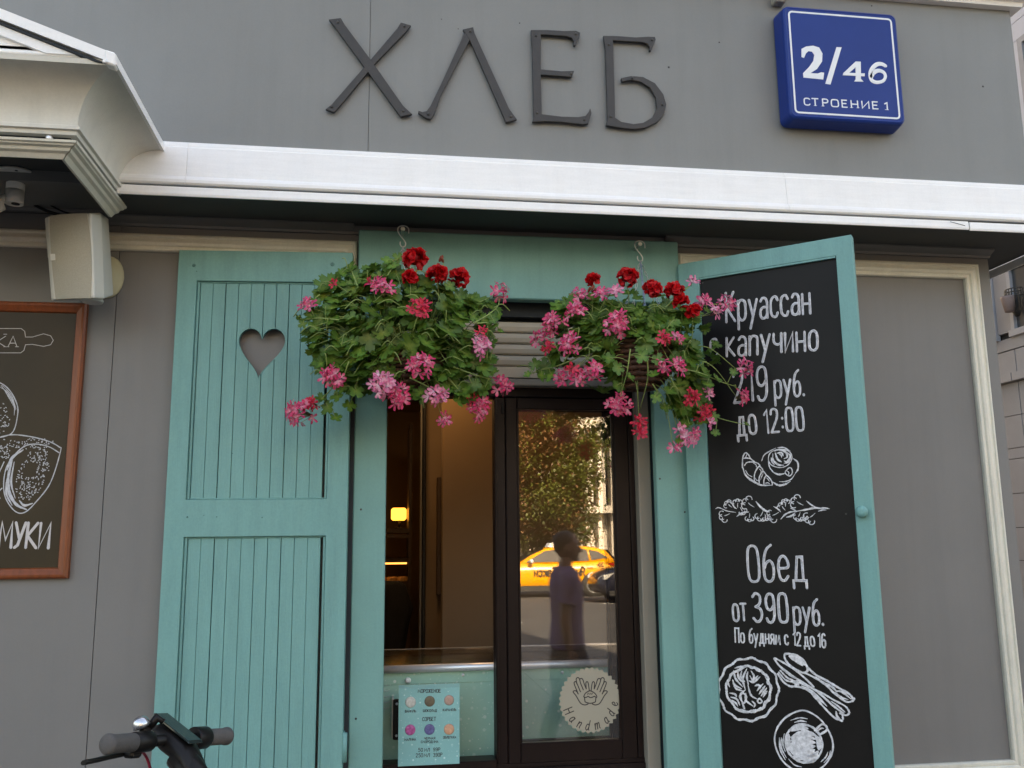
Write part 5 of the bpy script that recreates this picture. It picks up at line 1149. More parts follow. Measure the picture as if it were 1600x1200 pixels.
for s_, l_, r_, h_, w_ in FT:
    p0_, p1_ = fp2(*l_), fp2(*r_); text(b, s_, p0_, p1_, fp2(l_[0], l_[1]-h_)[1]-p0_[1], xm, w_, CAPS, h=.0003, wob=0)
b.build('lettering', X['ink'], fly)
SCO = [(270, 318, 72, (.55, .53, .48), (.42, .40, .36), 'vanilla'), (526, 306, 70, (.10, .075, .05), (.16, .12, .07), 'chocolate'), (786, 292, 66, (.46, .30, .24), (.36, .20, .15), 'caramel'), (265, 690, 70, (.55, .12, .32), (.30, .04, .16), 'raspberry'), (524, 684, 70, (.13, .13, .28), (.07, .06, .17), 'currant'), (786, 682, 70, (.62, .34, .22), (.50, .24, .14), 'sea buckthorn')]
for (x, y, r_, c1, c2, nm) in SCO:
    p = fp2(x, y); rr_ = abs(fp2(x+r_, y)[0]-p[0]); b = MB(); b.lathe([(rr_, 0), (rr_*.9, .0012), (rr_*.5, .0018), (.0005, .002)], (p[0], FX-.0003, p[1]), (0, -1, 0), n=26)
    o = b.build('scoop_print', mat(nm+' print', c1, .45, var=.2, scale=120, var2=c2), fly)
bh = [at(613, 1093, .16), at(626, 1156, .16)]
blk = empty('black_plate', ((bh[0][0]+bh[1][0])/2, .16, GZ), 'narrow black plate with two screws peeking out behind the ice cream flyer', 'plate')
blk.location.z = bh[1][2]
b = MB(); b.box(bh[0][0]+.003, bh[0][0]+.055, .158, .172, bh[1][2], bh[0][2], k=.005); b.build('plate', X['black'], blk)
b = MB(); b.box(bh[0][0]-.001, bh[0][0]+.006, .17, .236, bh[1][2]+.004, bh[0][2]-.0, k=.003); b.build('edge', X['speaker'], blk)
b = MB()
for z in (bh[0][2]-.014, bh[1][2]+.014): b.lathe([(.0045, 0), (.003, .002)], (bh[0][0]+.015, .1578, z), (0, -1, 0), n=10)
b.build('screw', X['steel'], blk)
# round sticker on the sash
STY = WY+.0145; sc_ = at(922, 1094, STY); sr = .5*(at(969, 1094, STY)[0]-at(872, 1094, STY)[0])
stk = empty('round_sticker', (sc_[0], STY, sc_[2]-sr), 'round beige sticker with scalloped edge, two hands holding a cake and the word Handmade', 'sticker')
X['stick'] = mat('beige sticker', (.36, .32, .245), .6, var=.03)
def km(u, v, h=0): return (u, STY-.0004-h, v)
def kp(x, y): p = at(860+x/10, 1030+y/10, STY-.0006); return (p[0], p[2])
b = MB(); P = []
for i in range(144):
    t = 2*math.pi*i/144; k = abs(((i/144*36) % 1)-.5)*2; rr_ = sr*(1.01-.075*k); P.append((sc_[0]+rr_*math.cos(t), STY-.0004, sc_[2]+rr_*math.sin(t)))
b.prism(P, (0, .0006, 0)); b.build('disc', X['stick'], stk)
b = MB(); sw_ = .0040
def dl(P, cl=False): b.ribbon(cr([kp(x, y) for x, y in P], 5, cl), sw_, km, .0004, closed=cl)
for mx_ in (0, 1):
    f = (lambda x: x) if not mx_ else (lambda x: 1244-x)
    for S in (((590, 700), (540, 715), (480, 695), (440, 640), (400, 570), (355, 510), (385, 492), (415, 510), (435, 545)), ((435, 545), (400, 460), (370, 375), (390, 350), (415, 380), (470, 510)), ((415, 390), (403, 310), (430, 288), (455, 310), (470, 370), (515, 480)), ((455, 320), (475, 302), (505, 315), (530, 390), (560, 465)), ((560, 460), (555, 370), (575, 352), (592, 380), (608, 490))): dl([(f(x), y) for x, y in S])
dl([(520, 585), (550, 530), (620, 495), (690, 530), (725, 580), (715, 600), (690, 580), (655, 595), (620, 600), (590, 582), (555, 598), (525, 590)]); dl([(532, 598), (540, 655), (548, 670), (620, 690), (695, 672), (705, 650), (712, 600)])
for x in (588, 620, 650): dl([(x-4, 550), (x, 540), (x+3, 530)])
b.build('drawing', X['ink'], stk)
b = MB()
for ch, a in zip('Handmade', (203, 223, 243, 263, 285, 309, 329, 350)):
    t = R(a); rb = sr*.90; d = (-math.sin(t), math.cos(t)); n_ = (-math.cos(t), -math.sin(t)); H_ = sr*.29; g = glyph(LAT[ch]); wd = max(q[0] for _, P in g for q in P)
    base = np.array((sc_[0]+rb*math.cos(t), sc_[2]+rb*math.sin(t)))
    for kind, P in g:
        Q = [base+np.array(d)*((q[0]-wd/2)*H_)+np.array(n_)*(q[1]*H_) for q in P]
        if kind == 's': Q = cr(Q, 5)
        b.ribbon(Q, .0038, km, .0004)
b.build('lettering', X['ink'], stk)
# ------------------------------------------------------------------ electric scooter
P1 = np.array(at(164, 1163, -.90)); P2 = np.array(at(357, 1150, -.55))
Lv = P1-P2; half = np.linalg.norm(Lv)/2; Lv /= np.linalg.norm(Lv); Fv = np.cross(Lv, (0, 0, 1)); Fv /= np.linalg.norm(Fv); Uv = np.cross(Fv, Lv)
BH = 1.17; ctr0 = (P1+P2)/2-Uv*BH
scoot = empty('electric_scooter', (0, 0, 0), 'black electric scooter with grey grips and a silver bell in front of the left shutter', 'scooter')
M4_ = Matrix.Identity(4)
for i in range(3): M4_[i][0] = Fv[i]; M4_[i][1] = Lv[i]; M4_[i][2] = Uv[i]; M4_[i][3] = ctr0[i]
scoot.matrix_world = M4_
X['grip'] = mat('grey rubber grip', (.098, .088, .082), .75, var=.1, scale=40, bump=.5, bscale=420)
X['sblack'] = mat('black scooter paint', (.009, .0075, .007), .42, var=.2, spec=.25)
X['disp'] = mat('dark display', (.02, .03, .028), .12)
X['red'] = mat('dark red brake cable', (.26, .012, .035), .45)
X['rubber'] = mat('tyre rubber', (.018, .018, .018), .8)
X['silver'] = mat('silver bell', (.62, .62, .64), .25, metal=.9)
def sb(name, b, m_, par=scoot): return b.build(name, m_, par, local=True)
b = MB(); b.tube([(0, -.12, BH), (0, .12, BH)], .0125, n=14)
b.lathe([(.024, -.024), (.026, -.02), (.026, .02), (.024, .024)], (0, -.094, BH), (0, 1, 0), n=18); b.lathe([(.02, -.03), (.022, -.026), (.022, .02), (.018, .024)], (0, .10, BH), (0, 1, 0), n=18)
sb('handlebar', b, X['sblack'])
for s_ in (1, -1):
    b = MB(); b.lathe([(.016, 0), (.0195, .002), (.0195, .098), (.0215, .102), (.0215, .108), (.018, .113), (.004, .1145)], (0, s_*(half-.1145), BH), (0, s_, 0), n=24); sb('grip', b, X['grip'])
b = MB(); rings = []
for (x, z, ry_, rz2) in ((.045, BH+.008, .018, .022), (.02, BH+.004, .032, .032), (-.02, BH-.012, .034, .034), (-.06, BH-.034, .034, .036), (-.085, BH-.062, .032, .034)):
    rings.append([(x+.25*rz2*math.sin(t), ry_*math.cos(t), z+rz2*math.sin(t)) for t in np.linspace(0, 2*math.pi, 20, endpoint=False)])
b.loft(rings)
b.tube([(-.03, 0, BH-.03), (-.078, 0, BH-.07), (-.070, 0, BH-.13), (-.045, 0, BH-.24), (.09, 0, .62), (.16, 0, .34), (.19, 0, .25)], [.034, .033, .026, .022, .022, .022, .028], n=18)
b.lathe([(.03, 0), (.034, .02), (.034, .07), (.026, .09)], (.172, 0, .25), (-.2, 0, .95), n=18); sb('stem', b, X['sblack'])
b = MB(); b.box(-.062, .062, -.024, .024, -.004, .004, k=.003, xf=lambda x, y, z: (-.012+x*.90+z*.42, y, BH+.026+z*.9+x*.43)); sb('display', b, X['disp'])
b = MB(); b.lathe([(.019, 0), (.0188, .008), (.016, .017), (.010, .0225), (.002, .0245)], (.014, .088, BH+.030), (.25, .45, 1), n=24); o = sb('bell', b, X['silver'])
b = MB(); b.box(.0, .02, .07, .092, BH+.012, BH+.03, k=.004); b.tube([(.01, .072, BH+.026), (.0, .06, BH+.05), (-.012, .052, BH+.04)], [.008, .011, .007], n=10); b.build('bell_clamp', X['sblack'], o, local=True)
b = MB(); b.tube(cr([(.010, .088, BH-.010), (.028, .105, BH-.024), (.032, .15, BH-.030), (.030, .19, BH-.034), (.031, .222, BH-.037)], 5), [.010]*5+[.0098]*5+[.0095]*5+[.0092]*4+[.0095, .0088], n=10, flat=.6); b.box(.0, .030, .085, .12, BH-.034, BH-.006, k=.006); sb('brake_lever', b, X['sblack'])
b = MB(); b.tube(cr([(.03, .095, BH-.024), (.035, .06, BH-.022), (.045, .015, BH-.05), (.03, -.0, BH-.12), (.035, .0, BH-.25), (.07, 0, BH-.32)], 6), .0032, n=8); sb('cable', b, X['red'])
b = MB(); b.box(-.62, .08, -.08, .08, .10, .155, k=.02); b.tube([(.19, 0, .26), (.12, 0, .16), (.02, 0, .13)], [.03, .034, .03], n=14); sb('deck', b, X['sblack'])
b = MB(); b.box(-.60, .02, -.065, .065, .1553, .159, k=.001); sb('footboard', b, X['rubber'])
for wx in (.24, -.72):
    b = MB(); b.lathe([(.07, -.022), (.095, -.024), (.107, -.012), (.108, 0), (.107, .012), (.095, .024), (.07, .022)], (wx, 0, .108), (0, 1, 0), n=30); w_ = sb('wheel', b, X['rubber'])
    b = MB(); b.lathe([(.069, -.018), (.03, -.03), (.012, -.034), (.012, .034), (.03, .03), (.069, .018)], (wx, 0, .108), (0, 1, 0), n=24); b.build('rim', X['sblack'], w_, local=True)
b = MB()
for s_ in (1, -1): b.box(wx-.02, -.58, s_*.034-.005+(s_ < 0)*0, s_*.034+.005, .10, .125); b.box(.19, .26, s_*.036-.005, s_*.036+.005, .10, .26)
b.tube(cr([(-.60, 0, .20), (-.66, 0, .232), (-.74, 0, .228), (-.83, 0, .17)], 5), .03, n=10, flat=.25); sb('fork', b, X['sblack'])
b = MB(); b.tube([(-.1, .075, .11), (-.13, .15, .012)], .006); sb('kickstand', b, X['sblack'])

# ------------------------------------------------------------------ neighbouring building at the right
X['nb'] = mat('neighbour facade slabs', (.255, .265, .29), .55, var=.06, scale=2)
X['nb2'] = mat('neighbour facade with sky light', (.52, .55, .63), .5, var=.04, scale=2)  # paler: sky light on the upper storeys is put into this colour
X['joint'] = mat('dark joints', (.03, .03, .03), .9)
X['nglass'] = mat('dark window glass', (.05, .06, .07), .06, var=.2, scale=3)
X['nframe'] = mat('grey window frame', (.30, .32, .36), .45)
NX = 9.0
def nz(px, py): return atx(px, py, NX)[2]
nb = empty('office_building', (NX+5, 12, GZ), 'tall slab faced office building behind the right corner of the kiosk', 'building')
zj = [nz(1600, y) for y in (960, 876, 824, 770, 715, 698, 646, 593, 579, 541)]
zwb, zwt = nz(1600, 521), nz(1600, 412)
b = MB(); zz = [GZ]+sorted(zj)
y0n, y1n = 2.6, 26
for a, c in zip(zz[:-1], zz[1:]):
    out_ = .10 if abs(a-zj[7]) < .01 else 0
    for k in range(12): b.box(NX-out_, NX+.06, y0n+k*1.95+.008, y0n+(k+1)*1.95-.008, a+.005, c-.005)
b.box(NX, NX+.06, y0n, y1n, zz[-1]+.012, zwb)
z_up = zwb-.0
wall_lo = b.build('wall', X['nb'], nb)
b = MB(); b.box(NX+.0605, NX+9, y0n, y1n, GZ, 13.5); b.build('core', X['joint'], nb)
def wins(za, zb):
    for k in range(8):
        ya = y0n+.4+k*2.9; yb = ya+2.5
        b = MB(); b.box(NX+.02, NX+.055, ya, yb, za, zb); w_ = b.build('window', X['nglass'], nb)
        b = MB()
        for y in (ya, ya+.78, ya+1.6, yb): b.box(NX-.03, NX+.0195, y-.035, y+.035, za+.0, zb)
        b.box(NX-.04, NX+.0195, ya-.04, yb+.04, zb, zb+.07); b.box(NX-.06, NX+.0195, ya-.06, yb+.06, za-.09, za-.001); b.build('frame', X['nframe'], w_)
        b = MB(); b.box(NX, NX+.06, yb+.045, ya+2.9-.045, za-.0, zb); b.build('wall', X['nb'], nb)
wins(zwb+.09, zwt)
b = MB(); b.box(NX, NX+.06, y0n, y1n, zwt+.075, zwt+.5)
za2 = zwt+.5; wz0, wz1 = 6.9, 8.65
b.box(NX, NX+.06, y0n, y1n, za2, wz0-.3); b.box(NX, NX+.06, y0n, y1n, wz1+.1, 9.02); b.box(NX, NX+.06, y0n, y1n, 9.03, 13.5)
wy_ = [y0n+.4+k*2.6 for k in range(9)]
wy_ = [y-(wy_[1]+1.5-7.62) for y in wy_]
b.box(NX, NX+.06, y0n, wy_[0]-.1, wz0-.3, wz1+.1)
for k, y in enumerate(wy_): b.box(NX, NX+.06, y+1.6, (wy_[k+1] if k < 8 else y1n)-.1, wz0-.29, wz1+.09)
b.build('upper_wall', X['nb2'], nb)
for y in wy_:
    b = MB(); b.box(NX+.03, NX+.055, y, y+1.5, wz0, wz1); w_ = b.build('window', X['nglass'], nb)
    b = MB(); b.frame(y-.09, y+1.59, wz0-.28, wz1+.09, [(0, 0), (0, .05), (.09, .05), (.09, 0)], lambda x, h, z: (NX+.0295-h, x, z)); b.build('frame', X['nframe'], w_)
b = MB(); b.box(NX-.25, NX+9.2, y0n-.2, y1n+.2, 13.5, 13.8); b.build('roof', X['nb2'], nb)
# wire basket at its window
wp = atx(1580, 462, NX-.12); wb = empty('wire_basket', (NX-.03, wp[1], wp[2]-.3), 'black wire basket with a pot in front of the office window', 'wire basket')
X['iron'] = mat('black iron wire', (.012, .012, .012), .5); X['pot'] = mat('pinkish clay pot', (.22, .17, .165), .7, var=.2)
b = MB(); rb = .135
for k in range(13):
    a = math.pi*k/12; d = np.array((-math.sin(a), -math.cos(a), 0)); c = np.array((NX-.045, wp[1], wp[2]))
    b.tube(cr([c+d*rb+np.array((0, 0, .09)), c+d*rb*1.06+np.array((0, 0, -.02)), c+d*rb*.7+np.array((0, 0, -.16)), c+d*rb*.2+np.array((0, 0, -.30))], 4), .008, n=5)
for z, f in ((.09, 1.0), (-.02, 1.06), (.04, 1.03)): b.tube([np.array((NX-.045-math.sin(a)*rb*f, wp[1]-math.cos(a)*rb*f, wp[2]+z)) for a in np.linspace(0, math.pi, 16)], .008, n=5)
b.build('wires', X['iron'], wb)
b = MB(); b.lathe([(.06, -.24), (.10, -.05), (.105, -.02), (.09, -.02)], (NX-.17, wp[1], wp[2]), n=20); b.build('pot', X['pot'], wb)

# ------------------------------------------------------------------ across the street (mirrored in the sash)
MY = WY+.016
def mir(px, py, Yv):      # a point of the reflection at virtual depth Yv -> where the real thing stands
    p = np.array(at(px, py, Yv)); p[1] = 2*MY-Yv; return p
X['taxi'] = mat('yellow taxi paint', (.80, .32, .006), .3, var=.02, coat=.5)
X['darkcar'] = mat('dark blue car paint', (.012, .014, .028), .25, var=.05, coat=.6)
X['cglass'] = mat('car glass', (.015, .017, .018), .05)
X['trim'] = mat('car plastic trim', (.018, .018, .018), .6)
X['tail'] = mat('red tail lamp', (.40, .012, .010), .2); X['head'] = mat('clear headlamp', (.62, .62, .60), .15)
X['rim'] = mat('alloy rim', (.60, .60, .60), .3, metal=.7)
def car(name, label, paint, loc, rz, taxi=False):
    e = empty(name, loc, label, 'car'); e.rotation_euler = (0, 0, rz)
    LB = [(2.14, .38, .60, .60), (2.06, .27, .72, .74), (1.8, .22, .85, .81), (1.3, .21, .95, .855), (.8, .21, 1.0, .87), (0, .21, .99, .875), (-.9, .21, 1.01, .875), (-1.6, .22, 1.04, .86), (-2.0, .27, 1.03, .79), (-2.14, .36, .95, .70), (-2.19, .45, .80, .64)]
    b = MB(); rings = []
    for (x, zb, zt, w_) in LB:
        h = zt-zb; pr_ = [(0, zb), (w_*.82, zb+.01), (w_*.97, zb+h*.16), (w_, zb+h*.45), (w_*.985, zb+h*.72), (w_*.93, zt-.02), (w_*.84, zt+.012)]
        rings.append([(x, y, z) for y, z in pr_]+[(x, 0, zt+.03)]+[(x, -y, z) for y, z in reversed(pr_[1:])])
    b.loft(rings)
    G = [(.98, 1.0, .70), (.55, 1.25, .67), (.12, 1.43, .63), (-.3, 1.485, .61), (-.9, 1.49, .60), (-1.45, 1.45, .585), (-1.78, 1.36, .57), (-2.04, 1.06, .60)]
    rings = []
    for (x, zt, wt) in G:
        wb_ = .80; zb = .97; pr_ = [(wb_, zb), (wt+(wb_-wt)*.12*(zt < 1.3), zt-.05), (wt-.08, zt), (0, zt+.02)]
        rings.append([(x, y, z) for y, z in pr_]+[(x, -y, z) for y, z in reversed(pr_[:-1])])
    b.loft(rings); o = b.build('body', paint, e, local=True)
    ys = lambda z: .80-(.80-.605)*(z-.97)/(1.44-.97)+.012
    for s_ in (1, -1):
        for P in (((.74, 1.03), (.70, 1.07), (.16, 1.36), (-.28, 1.41), (-.34, 1.04)), ((-.40, 1.04), (-.35, 1.415), (-.95, 1.42), (-1.16, 1.39), (-1.20, 1.06)), ((-1.26, 1.07), (-1.22, 1.385), (-1.5, 1.33), (-1.78, 1.14))):
            b = MB(); b.prism([(x, s_*ys(z), z) for x, z in P], (0, -s_*.02, 0)); b.build('window', X['cglass'], e, local=True)
        b = MB(); b.box(-1.95, 1.9, s_*.862, s_*.884, .20, .34, k=.01)
        for wx in (1.32, -1.30): b.lathe([(.385, 0), (.385, .01), (.30, .012)], (wx, s_*.872, .335), (0, s_, 0), n=28)
        b.build('trim', X['trim'], e, local=True)
        for wx in (1.32, -1.30):
            b = MB(); b.lathe([(.22, 0), (.30, 0), (.325, -.03), (.325, -.17), (.29, -.2), (.1, -.2)], (wx, s_*.9, .325), (0, s_, 0), n=30); w_ = b.build('wheel', X['rubber'], e, local=True)
            b = MB(); b.lathe([(.225, -.002), (.225, .004), (.205, .008), (.205, -.02), (.03, -.02)], (wx, s_*.9, .325), (0, s_, 0), n=30)
            for k in range(10):
                a = 2*math.pi*k/10; b.tube([(wx+.03*math.cos(a), s_*.905, .325+.03*math.sin(a)), (wx+.21*math.cos(a+.1), s_*.904, .325+.21*math.sin(a+.1))], .013, n=5)
            b.lathe([(.05, -.01), (.05, .012), (.03, .016)], (wx, s_*.9, .325), (0, s_, 0), n=16); b.build('rim', X['rim'], w_, local=True)
        b = MB(); b.ball((.62, s_*.96, 1.06), .1, 12, sc=(.7, 1, .75)); b.tube([(.62, s_*.8, 1.02), (.62, s_*.92, 1.04)], .025); b.build('mirror', paint if not taxi else X['head'], e, local=True)
        b = MB(); b.prism([(-1.78, s_*.83, .98), (-2.03, s_*.77, 1.0), (-2.17, s_*.62, .93), (-2.175, s_*.62, .84), (-2.06, s_*.78, .86)], (.03, s_*.02, .0)); b.build('tail_light', X['tail'], e, local=True)
        b = MB(); b.prism([(1.72, s_*.835, .80), (2.0, s_*.76, .74), (2.10, s_*.60, .66), (2.11, s_*.55, .60), (1.95, s_*.79, .62)], (.02, s_*.02, .02)); b.build('headlight', X['head'], e, local=True)
        for dx in (-.22, -1.1):
            b = MB(); b.tube([(dx, s_*.885, .87), (dx-.08, s_*.90, .875), (dx-.2, s_*.885, .87)], .014, n=6); b.build('door_handle', X['head'] if taxi else paint, e, local=True)
    b = MB(); b.prism([(.90, .60, 1.07), (.90, -.60, 1.07), (.17, -.53, 1.43), (.17, .53, 1.43)], (.02, 0, .03)); b.build('windscreen', X['cglass'], e, local=True)
    b = MB(); b.prism([(-2.03, .50, 1.10), (-2.03, -.50, 1.10), (-1.80, -.50, 1.36), (-1.80, .50, 1.36)], (-.03, 0, .02)); b.build('rear_window', X['cglass'], e, local=True)
    if taxi:
        b = MB(); b.prism([(-.02, -.32, 1.475), (-.34, -.32, 1.475), (-.30, -.32, 1.60), (-.10, -.32, 1.60)], (0, .64, 0)); b.build('roof_sign', X['signwhite'], e, local=True)
        b = MB(); text(b, 'ЯндексТакси', (-1.02, .62), (.52, .62), .25, lambda u, v, h: (u, -.884-h*6-.004, v), 0.042, TAXI, h=.001, wob=0)
        for k in range(3):
            for j in range(4):
                if (k+j) % 2 == 0: b.box(-1.62+j*.05, -1.575+j*.05, -.884, -.86, .97-k*.05, 1.01-k*.05)
        b.build('lettering', X['trim'], e, local=True)
    return e
t = mir(962, 924, 25.0); xr = t[0]
car('taxi', 'yellow taxi hatchback on the road, mirrored in the right sash', X['taxi'], (xr-2.19, 2*MY-25.0+.0, 0.004), math.pi, True)
t = mir(926, 905, 21.8)
car('parked_car', 'dark blue car on the near lane behind the yellow taxi', X['darkcar'], (t[0]+2.14, 2*MY-21.8, .004), math.pi)

# ------------------------------------------------------------------ passer-by
X['skin'] = mat('skin', (.20, .10, .066), .5, var=.05)
X['hair'] = mat('dark hair', (.014, .010, .008), .6, var=.3, scale=60)
X['shirt'] = mat('lilac t-shirt', (.13, .085, .17), .85, var=.08, scale=12)
X['jeans'] = mat('dark trousers', (.03, .03, .045), .9, var=.15, scale=20)
X['shoe'] = mat('grey shoes', (.20, .20, .21), .7)
def ell(z, cx_, rx_, ry_, n=20): return [(cx_+rx_*math.cos(a), ry_*math.sin(a), z) for a in np.linspace(0, 2*math.pi, n, endpoint=False)]
hp_ = mir(887, 858, 3.85); SCL = (hp_[2]-GZ)/1.585
pe = MB()
pe.loft([ell(.80, 0, .10, .15), ell(.90, -.01, .115, .168), ell(1.0, .0, .10, .145), ell(1.08, .005, .098, .138), ell(1.2, .0, .112, .155), ell(1.32, -.005, .112, .168), ell(1.385, -.012, .09, .15), ell(1.42, -.015, .07, .09), ell(1.45, -.01, .055, .060), ell(1.52, .008, .052, .054)])
pe.ball((.012, 0, 1.612), .1, 24, sc=(.98, .78, 1.12)); pe.ball((.045, 0, 1.545), .07, 18, sc=(.82, .72, .85)); pe.ball((.085, 0, 1.512), .03, 12, sc=(.8, 1, .8))
pe.tube([(.098, 0, 1.612), (.118, 0, 1.588), (.125, 0, 1.572), (.100, 0, 1.563)], [.010, .013, .016, .012], n=10); pe.ball((.099, 0, 1.63), .03, 12, sc=(.5, 1.6, .5)); pe.ball((.104, 0, 1.545), .016, 10, sc=(.6, 1.4, .45)); pe.ball((.101, 0, 1.534), .016, 10, sc=(.6, 1.3, .5))
for s_ in (1, -1):
    pe.ball((.0, s_*.079, 1.592), .03, 12, sc=(.7, .35, 1.1))
    sw2 = .10*s_
    pe.tube(cr([(-.012, s_*.13, 1.37), (-.012, s_*.19, 1.345), (-.03-sw2*.3, s_*.215, 1.10), (.02-sw2*.6, s_*.225, .90), (.03-sw2*.6, s_*.222, .85)], 4), [.05, .052, .055, .055, .054, .052, .05, .046, .043, .042, .041, .038, .034, .030, .027, .026, .026], n=14)
    hx, hy = .03-sw2*.6, s_*.222
    pe.tube([(hx, hy, .86), (hx+.006, hy, .82), (hx+.012, hy, .775)], [.024, .034, .032], n=12, flat=.5)
    for k, (dx, L) in enumerate(((.030, .072), (.010, .082), (-.010, .077), (-.028, .060))): pe.tube(cr([(hx+.010+dx, hy, .785), (hx+.014+dx, hy-s_*.004, .785-L*.5), (hx+.008+dx, hy-s_*.018, .785-L)], 3), [.0105, .0102, .010, .0095, .009, .0085, .008], n=8)
    pe.tube(cr([(hx+.03, hy, .83), (hx+.052, hy-s_*.006, .80), (hx+.058, hy-s_*.012, .765)], 3), [.013, .012, .0115, .011, .0105, .010, .009], n=8)
    st_ = .13*s_
    pe.tube(cr([(0, s_*.085, .86), (.02+st_*.5, s_*.09, .66), (.035+st_*.6, s_*.09, .47), (-.01+st_*.9, s_*.09, .27), (-.03+st_*1.1, s_*.09, .08)], 4), [.088, .088, .086, .082, .076, .07, .064, .058, .055, .055, .056, .054, .05, .046, .042, .038, .036], n=16)
    pe.tube([(-.07+st_*1.1, s_*.09, .05), (.03+st_*1.1, s_*.095, .045), (.15+st_*1.1, s_*.10, .03)], [.034, .036, .026], n=12)
person = pe.build('person', X['skin'], None, local=True)
md = person.modifiers.new('r', 'REMESH'); md.mode = 'VOXEL'; md.voxel_size = .0062; md = person.modifiers.new('s', 'SMOOTH'); md.iterations = 4; md.factor = .5; apply_mods(person); smooth(person)
tag(person, 'person in a lilac t-shirt walking past, seen in profile in the window glass', 'person')
def cloth(name, b, m_, vox=.009):
    o = b.build(name, m_, person, local=True); md = o.modifiers.new('r', 'REMESH'); md.mode = 'VOXEL'; md.voxel_size = vox; md = o.modifiers.new('s', 'SMOOTH'); md.iterations = 5; md.factor = .5; apply_mods(o); smooth(o)
    o.data.materials.clear(); o.data.materials.append(m_); return o
person.data.materials.clear(); person.data.materials.append(X['skin'])
b = MB(); b.loft([ell(.83, 0, .135, .19), ell(.92, -.005, .134, .188), ell(1.05, .0, .122, .168), ell(1.2, .0, .130, .174), ell(1.32, -.005, .130, .186), ell(1.392, -.012, .108, .168), ell(1.43, -.015, .088, .105), ell(1.452, -.012, .068, .074)])
for s_ in (1, -1): b.tube(cr([(-.012, s_*.12, 1.365), (-.012, s_*.19, 1.345), (-.025-.02*s_, s_*.216, 1.17)], 4), [.068, .07, .073, .073, .072, .072, .072, .073, .074], n=14)
cloth('tshirt', b, X['shirt'])
b = MB(); b.loft([ell(.78, 0, .118, .165), ell(.88, -.005, .124, .176), ell(.97, 0, .112, .16)])
for s_ in (1, -1):
    st_ = .13*s_; b.tube(cr([(0, s_*.085, .86), (.02+st_*.5, s_*.09, .66), (.035+st_*.6, s_*.09, .47), (-.01+st_*.9, s_*.09, .27), (-.03+st_*1.1, s_*.09, .10)], 4), [.10, .1, .098, .094, .09, .086, .082, .078, .075, .074, .073, .071, .068, .065, .062, .06, .06], n=16)
cloth('trousers', b, X['jeans'])
b = MB(); b.ball((-.008, 0, 1.640), .1, 22, sc=(.99, .80, .90)); b.ball((-.038, 0, 1.612), .075, 16, sc=(.85, .95, .9)); o = cloth('hair', b, X['hair'], .007)
for s_ in (1, -1):
    st_ = .13*s_; b = MB(); b.tube(cr([(-.085+st_*1.1, s_*.09, .055), (.0+st_*1.1, s_*.093, .06), (.10+st_*1.1, s_*.098, .045), (.175+st_*1.1, s_*.10, .032)], 4), [.042, .046, .048, .048, .048, .046, .044, .042, .04, .038, .035, .03, .022], n=14); cloth('shoe', b, X['shoe'])
    b = MB(); b.ball((.096, s_*.034, 1.61), .011, 10); b.build('eye', X['signwhite'], person, local=True)
person.scale = (SCL, SCL, SCL); person.location = (hp_[0]-.01, hp_[1], GZ)

# ------------------------------------------------------------------ white building and trees over the road
X['wb'] = mat('white stone facade', (.56, .51, .44), .7, var=.06, scale=.6)
X['wglass'] = mat('office glass', (.06, .065, .07), .08, var=.3, scale=.4)
BYv = 70.0; BY = 2*MY-BYv; xc_ = mir(935, 793, BYv)[0]; zl = mir(935, 795, BYv)[2]; sp_ = (mir(952, 760, BYv)[0]-mir(935, 760, BYv)[0])*1.15
white = empty('white_office', (xc_, BY-8, .1), 'long white building with close vertical ribs across the street, mirrored in the sash', 'building')
b = MB(); b.box(xc_-34, xc_+30, BY-16, BY-1.2, .1, 27); b.build('core', X['wb'], white)
b = MB(); b.box(xc_-34, xc_+30, BY-1.0, BY+.5, zl-.35, zl+.25); b.box(xc_-34, xc_+30, BY-1.0, BY+.3, 26.4, 27.4)
for z in (zl+7.2, zl+14.4): b.box(xc_-34, xc_+30, BY-1.0, BY+.2, z-.5, z+.4)
b.build('ledge', X['wb'], white)
n_f = int(62/sp_); b = MB(); fins = []
for k in range(n_f):
    x = xc_-33+k*sp_; b.box(x, x+sp_*.58, BY-1.19, BY+.0, zl+.26, 26.3)
    b.box(x, x+sp_*.3, BY-1.19, BY-.3, .1, zl-.36)
b.build('ribs', X['wb'], white)
for k in range(min(n_f, 58)):
    x = xc_-33+k*sp_; b = MB(); b.box(x+sp_*.585, x+sp_*.995, BY-1.195, BY-1.0, zl+.3, 26.2); b.build('window', X['wglass'], white)
X['tleaf'] = petal_mat('tree leaf', .3, .5); X['bark'] = mat('tree bark', (.10, .07, .05), .9, var=.3, scale=12, bump=.8, bscale=14)
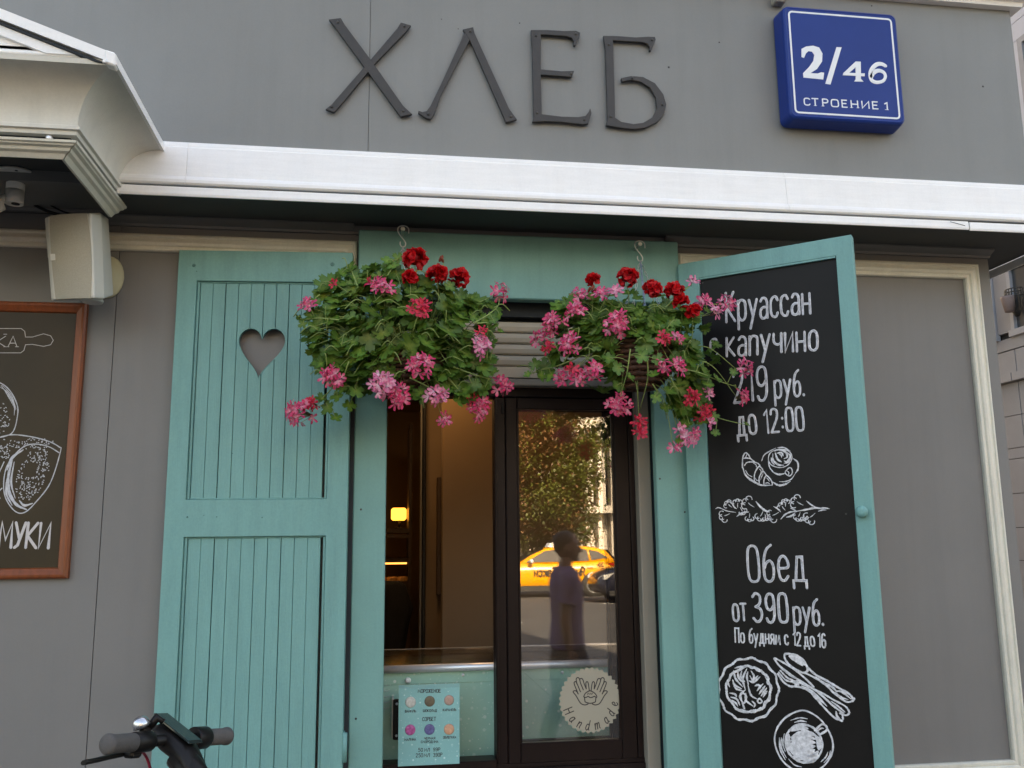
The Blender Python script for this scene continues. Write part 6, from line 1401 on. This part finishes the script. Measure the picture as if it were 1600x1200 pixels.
def tree(seed, h, cr_, leaf_n, col, label, loc):
    rng = np.random.default_rng(seed); e = empty('tree', loc, label, 'tree', 'street trees over the road')
    t = MB(); tip = []
    t.tube(cr([(0, 0, -.05), (rng.normal()*.1, 0, h*.2), (rng.normal()*.15, rng.normal()*.15, h*.45), (rng.normal()*.2, rng.normal()*.2, h*.85)], 5), list(np.linspace(.17, .04, 16)), n=10)
    for k in range(26):
        z0 = h*rng.uniform(.18, .75); a = rng.uniform(0, 6.28); L = cr_*rng.uniform(.5, .95); d = np.array((math.cos(a), math.sin(a), rng.uniform(.3, 1.1)))
        P = [np.array((0, 0, z0)), np.array((0, 0, z0))+d*L*.5, np.array((0, 0, z0))+d*L+np.array((0, 0, .2))]
        t.tube(cr(P, 4), list(np.linspace(.06, .012, 9)), n=6); tip += [P[1], P[2], P[2]+rng.normal(size=3)*.4]
    t.build('trunk', X['bark'], e, local=True)
    f = MB(); f.usec = True; cl = []
    while len(cl) < 90:
        v = rng.normal(size=3); v /= np.linalg.norm(v); p = np.array((0, 0, h*.58))+v*np.array((cr_, cr_, h*.40))*rng.uniform(.35, 1.0); cl.append(p)
    cl = cl+tip
    for _ in range(leaf_n):
        ci = rng.integers(len(cl)); c = cl[ci]; p = c+rng.normal(size=3)*np.array((.42, .42, .32)); n_ = rng.normal(size=3)+np.array((0, 0, .8)); n_ /= np.linalg.norm(n_); u = np.cross(n_, rng.normal(size=3)); u /= np.linalg.norm(u); w_ = np.cross(n_, u); s_ = rng.uniform(.05, .105)
        q = rng.uniform(.8, 1.2)*(.8+.4*((ci*7) % 11)/10); br = rng.random() < (.8 if ci % 3 == 0 else .12); cc = (.15, .075, .03) if br else col; f.col = tuple(x*q for x in cc)
        f.add([p-u*s_, p-w_*s_*.55, p+u*s_, p+w_*s_*.55], [(0, 1, 2, 3)])
    f.build('crown', X['tleaf'], e, recalc=False, local=True); return e
tp = mir(845, 860, 34)
t1 = tree(11, 8.4, 3.5, 70000, (.085, .105, .018), 'bushy green tree over the road, the one right behind the yellow taxi', (tp[0]-.6, 2*MY-34, .1))
t2 = tree(12, 4.2, 2.4, 22000, (.055, .08, .018), 'low dark green tree standing between the bushy tree and the white building', (tp[0]+.9, 2*MY-38.5, .1)); t2['group'] = 'street trees over the road'
for k, (dx, dy, s_, src, lb) in enumerate(((-7.0, -1, 1.1, t1, 'tall bushy tree over the road, left of the tree behind the taxi'), (-13.5, .5, .95, t1, 'bushy tree far left over the road'), (10.5, -1, 1.25, t1, 'tall bushy tree right of the white ribs over the road'), (18, 0, 1.0, t1, 'bushy tree far right over the road'))):
    c = copy_tree(src); c.location = (tp[0]+dx, 2*MY-35+dy, .1); c.rotation_euler = (0, 0, 1.3*k+.7); c.scale = (s_, s_, s_); c['label'] = lb

# ------------------------------------------------------------------ tall unseen house added behind the kiosk: shades the near half of the street
X['brick'] = mat('pale brick house', (.36, .30, .25), .8, var=.08, scale=1.5)
HH = 21.5; house = empty('added_shade_house', (-8, 14, GZ), 'tall pale house added behind the kiosk to cast shade, out of sight', 'building')
b = MB(); b.box(-60, 6.2, 8.0, 20, GZ, HH); b.build('wall', X['brick'], house)
b = MB(); b.box(-60.3, 6.5, 7.7, 20.3, HH+.001, HH+.4); b.build('roof', X['soffit'], house)
for f_ in range(5):
    for k in range(10):
        x = -22+k*2.75; b = MB(); b.box(x, x+1.3, 7.9, 7.995, 5.2+f_*3.2, 7.0+f_*3.2); w_ = b.build('window', X['nglass'], house)
        b = MB(); b.frame(x-.06, x+1.36, 5.14+f_*3.2, 7.06+f_*3.2, [(0, 0), (0, .12), (.07, .12), (.07, 0)], lambda x, h, z: (x, 7.999-h, z)); b.build('frame', X['signwhite'], w_)
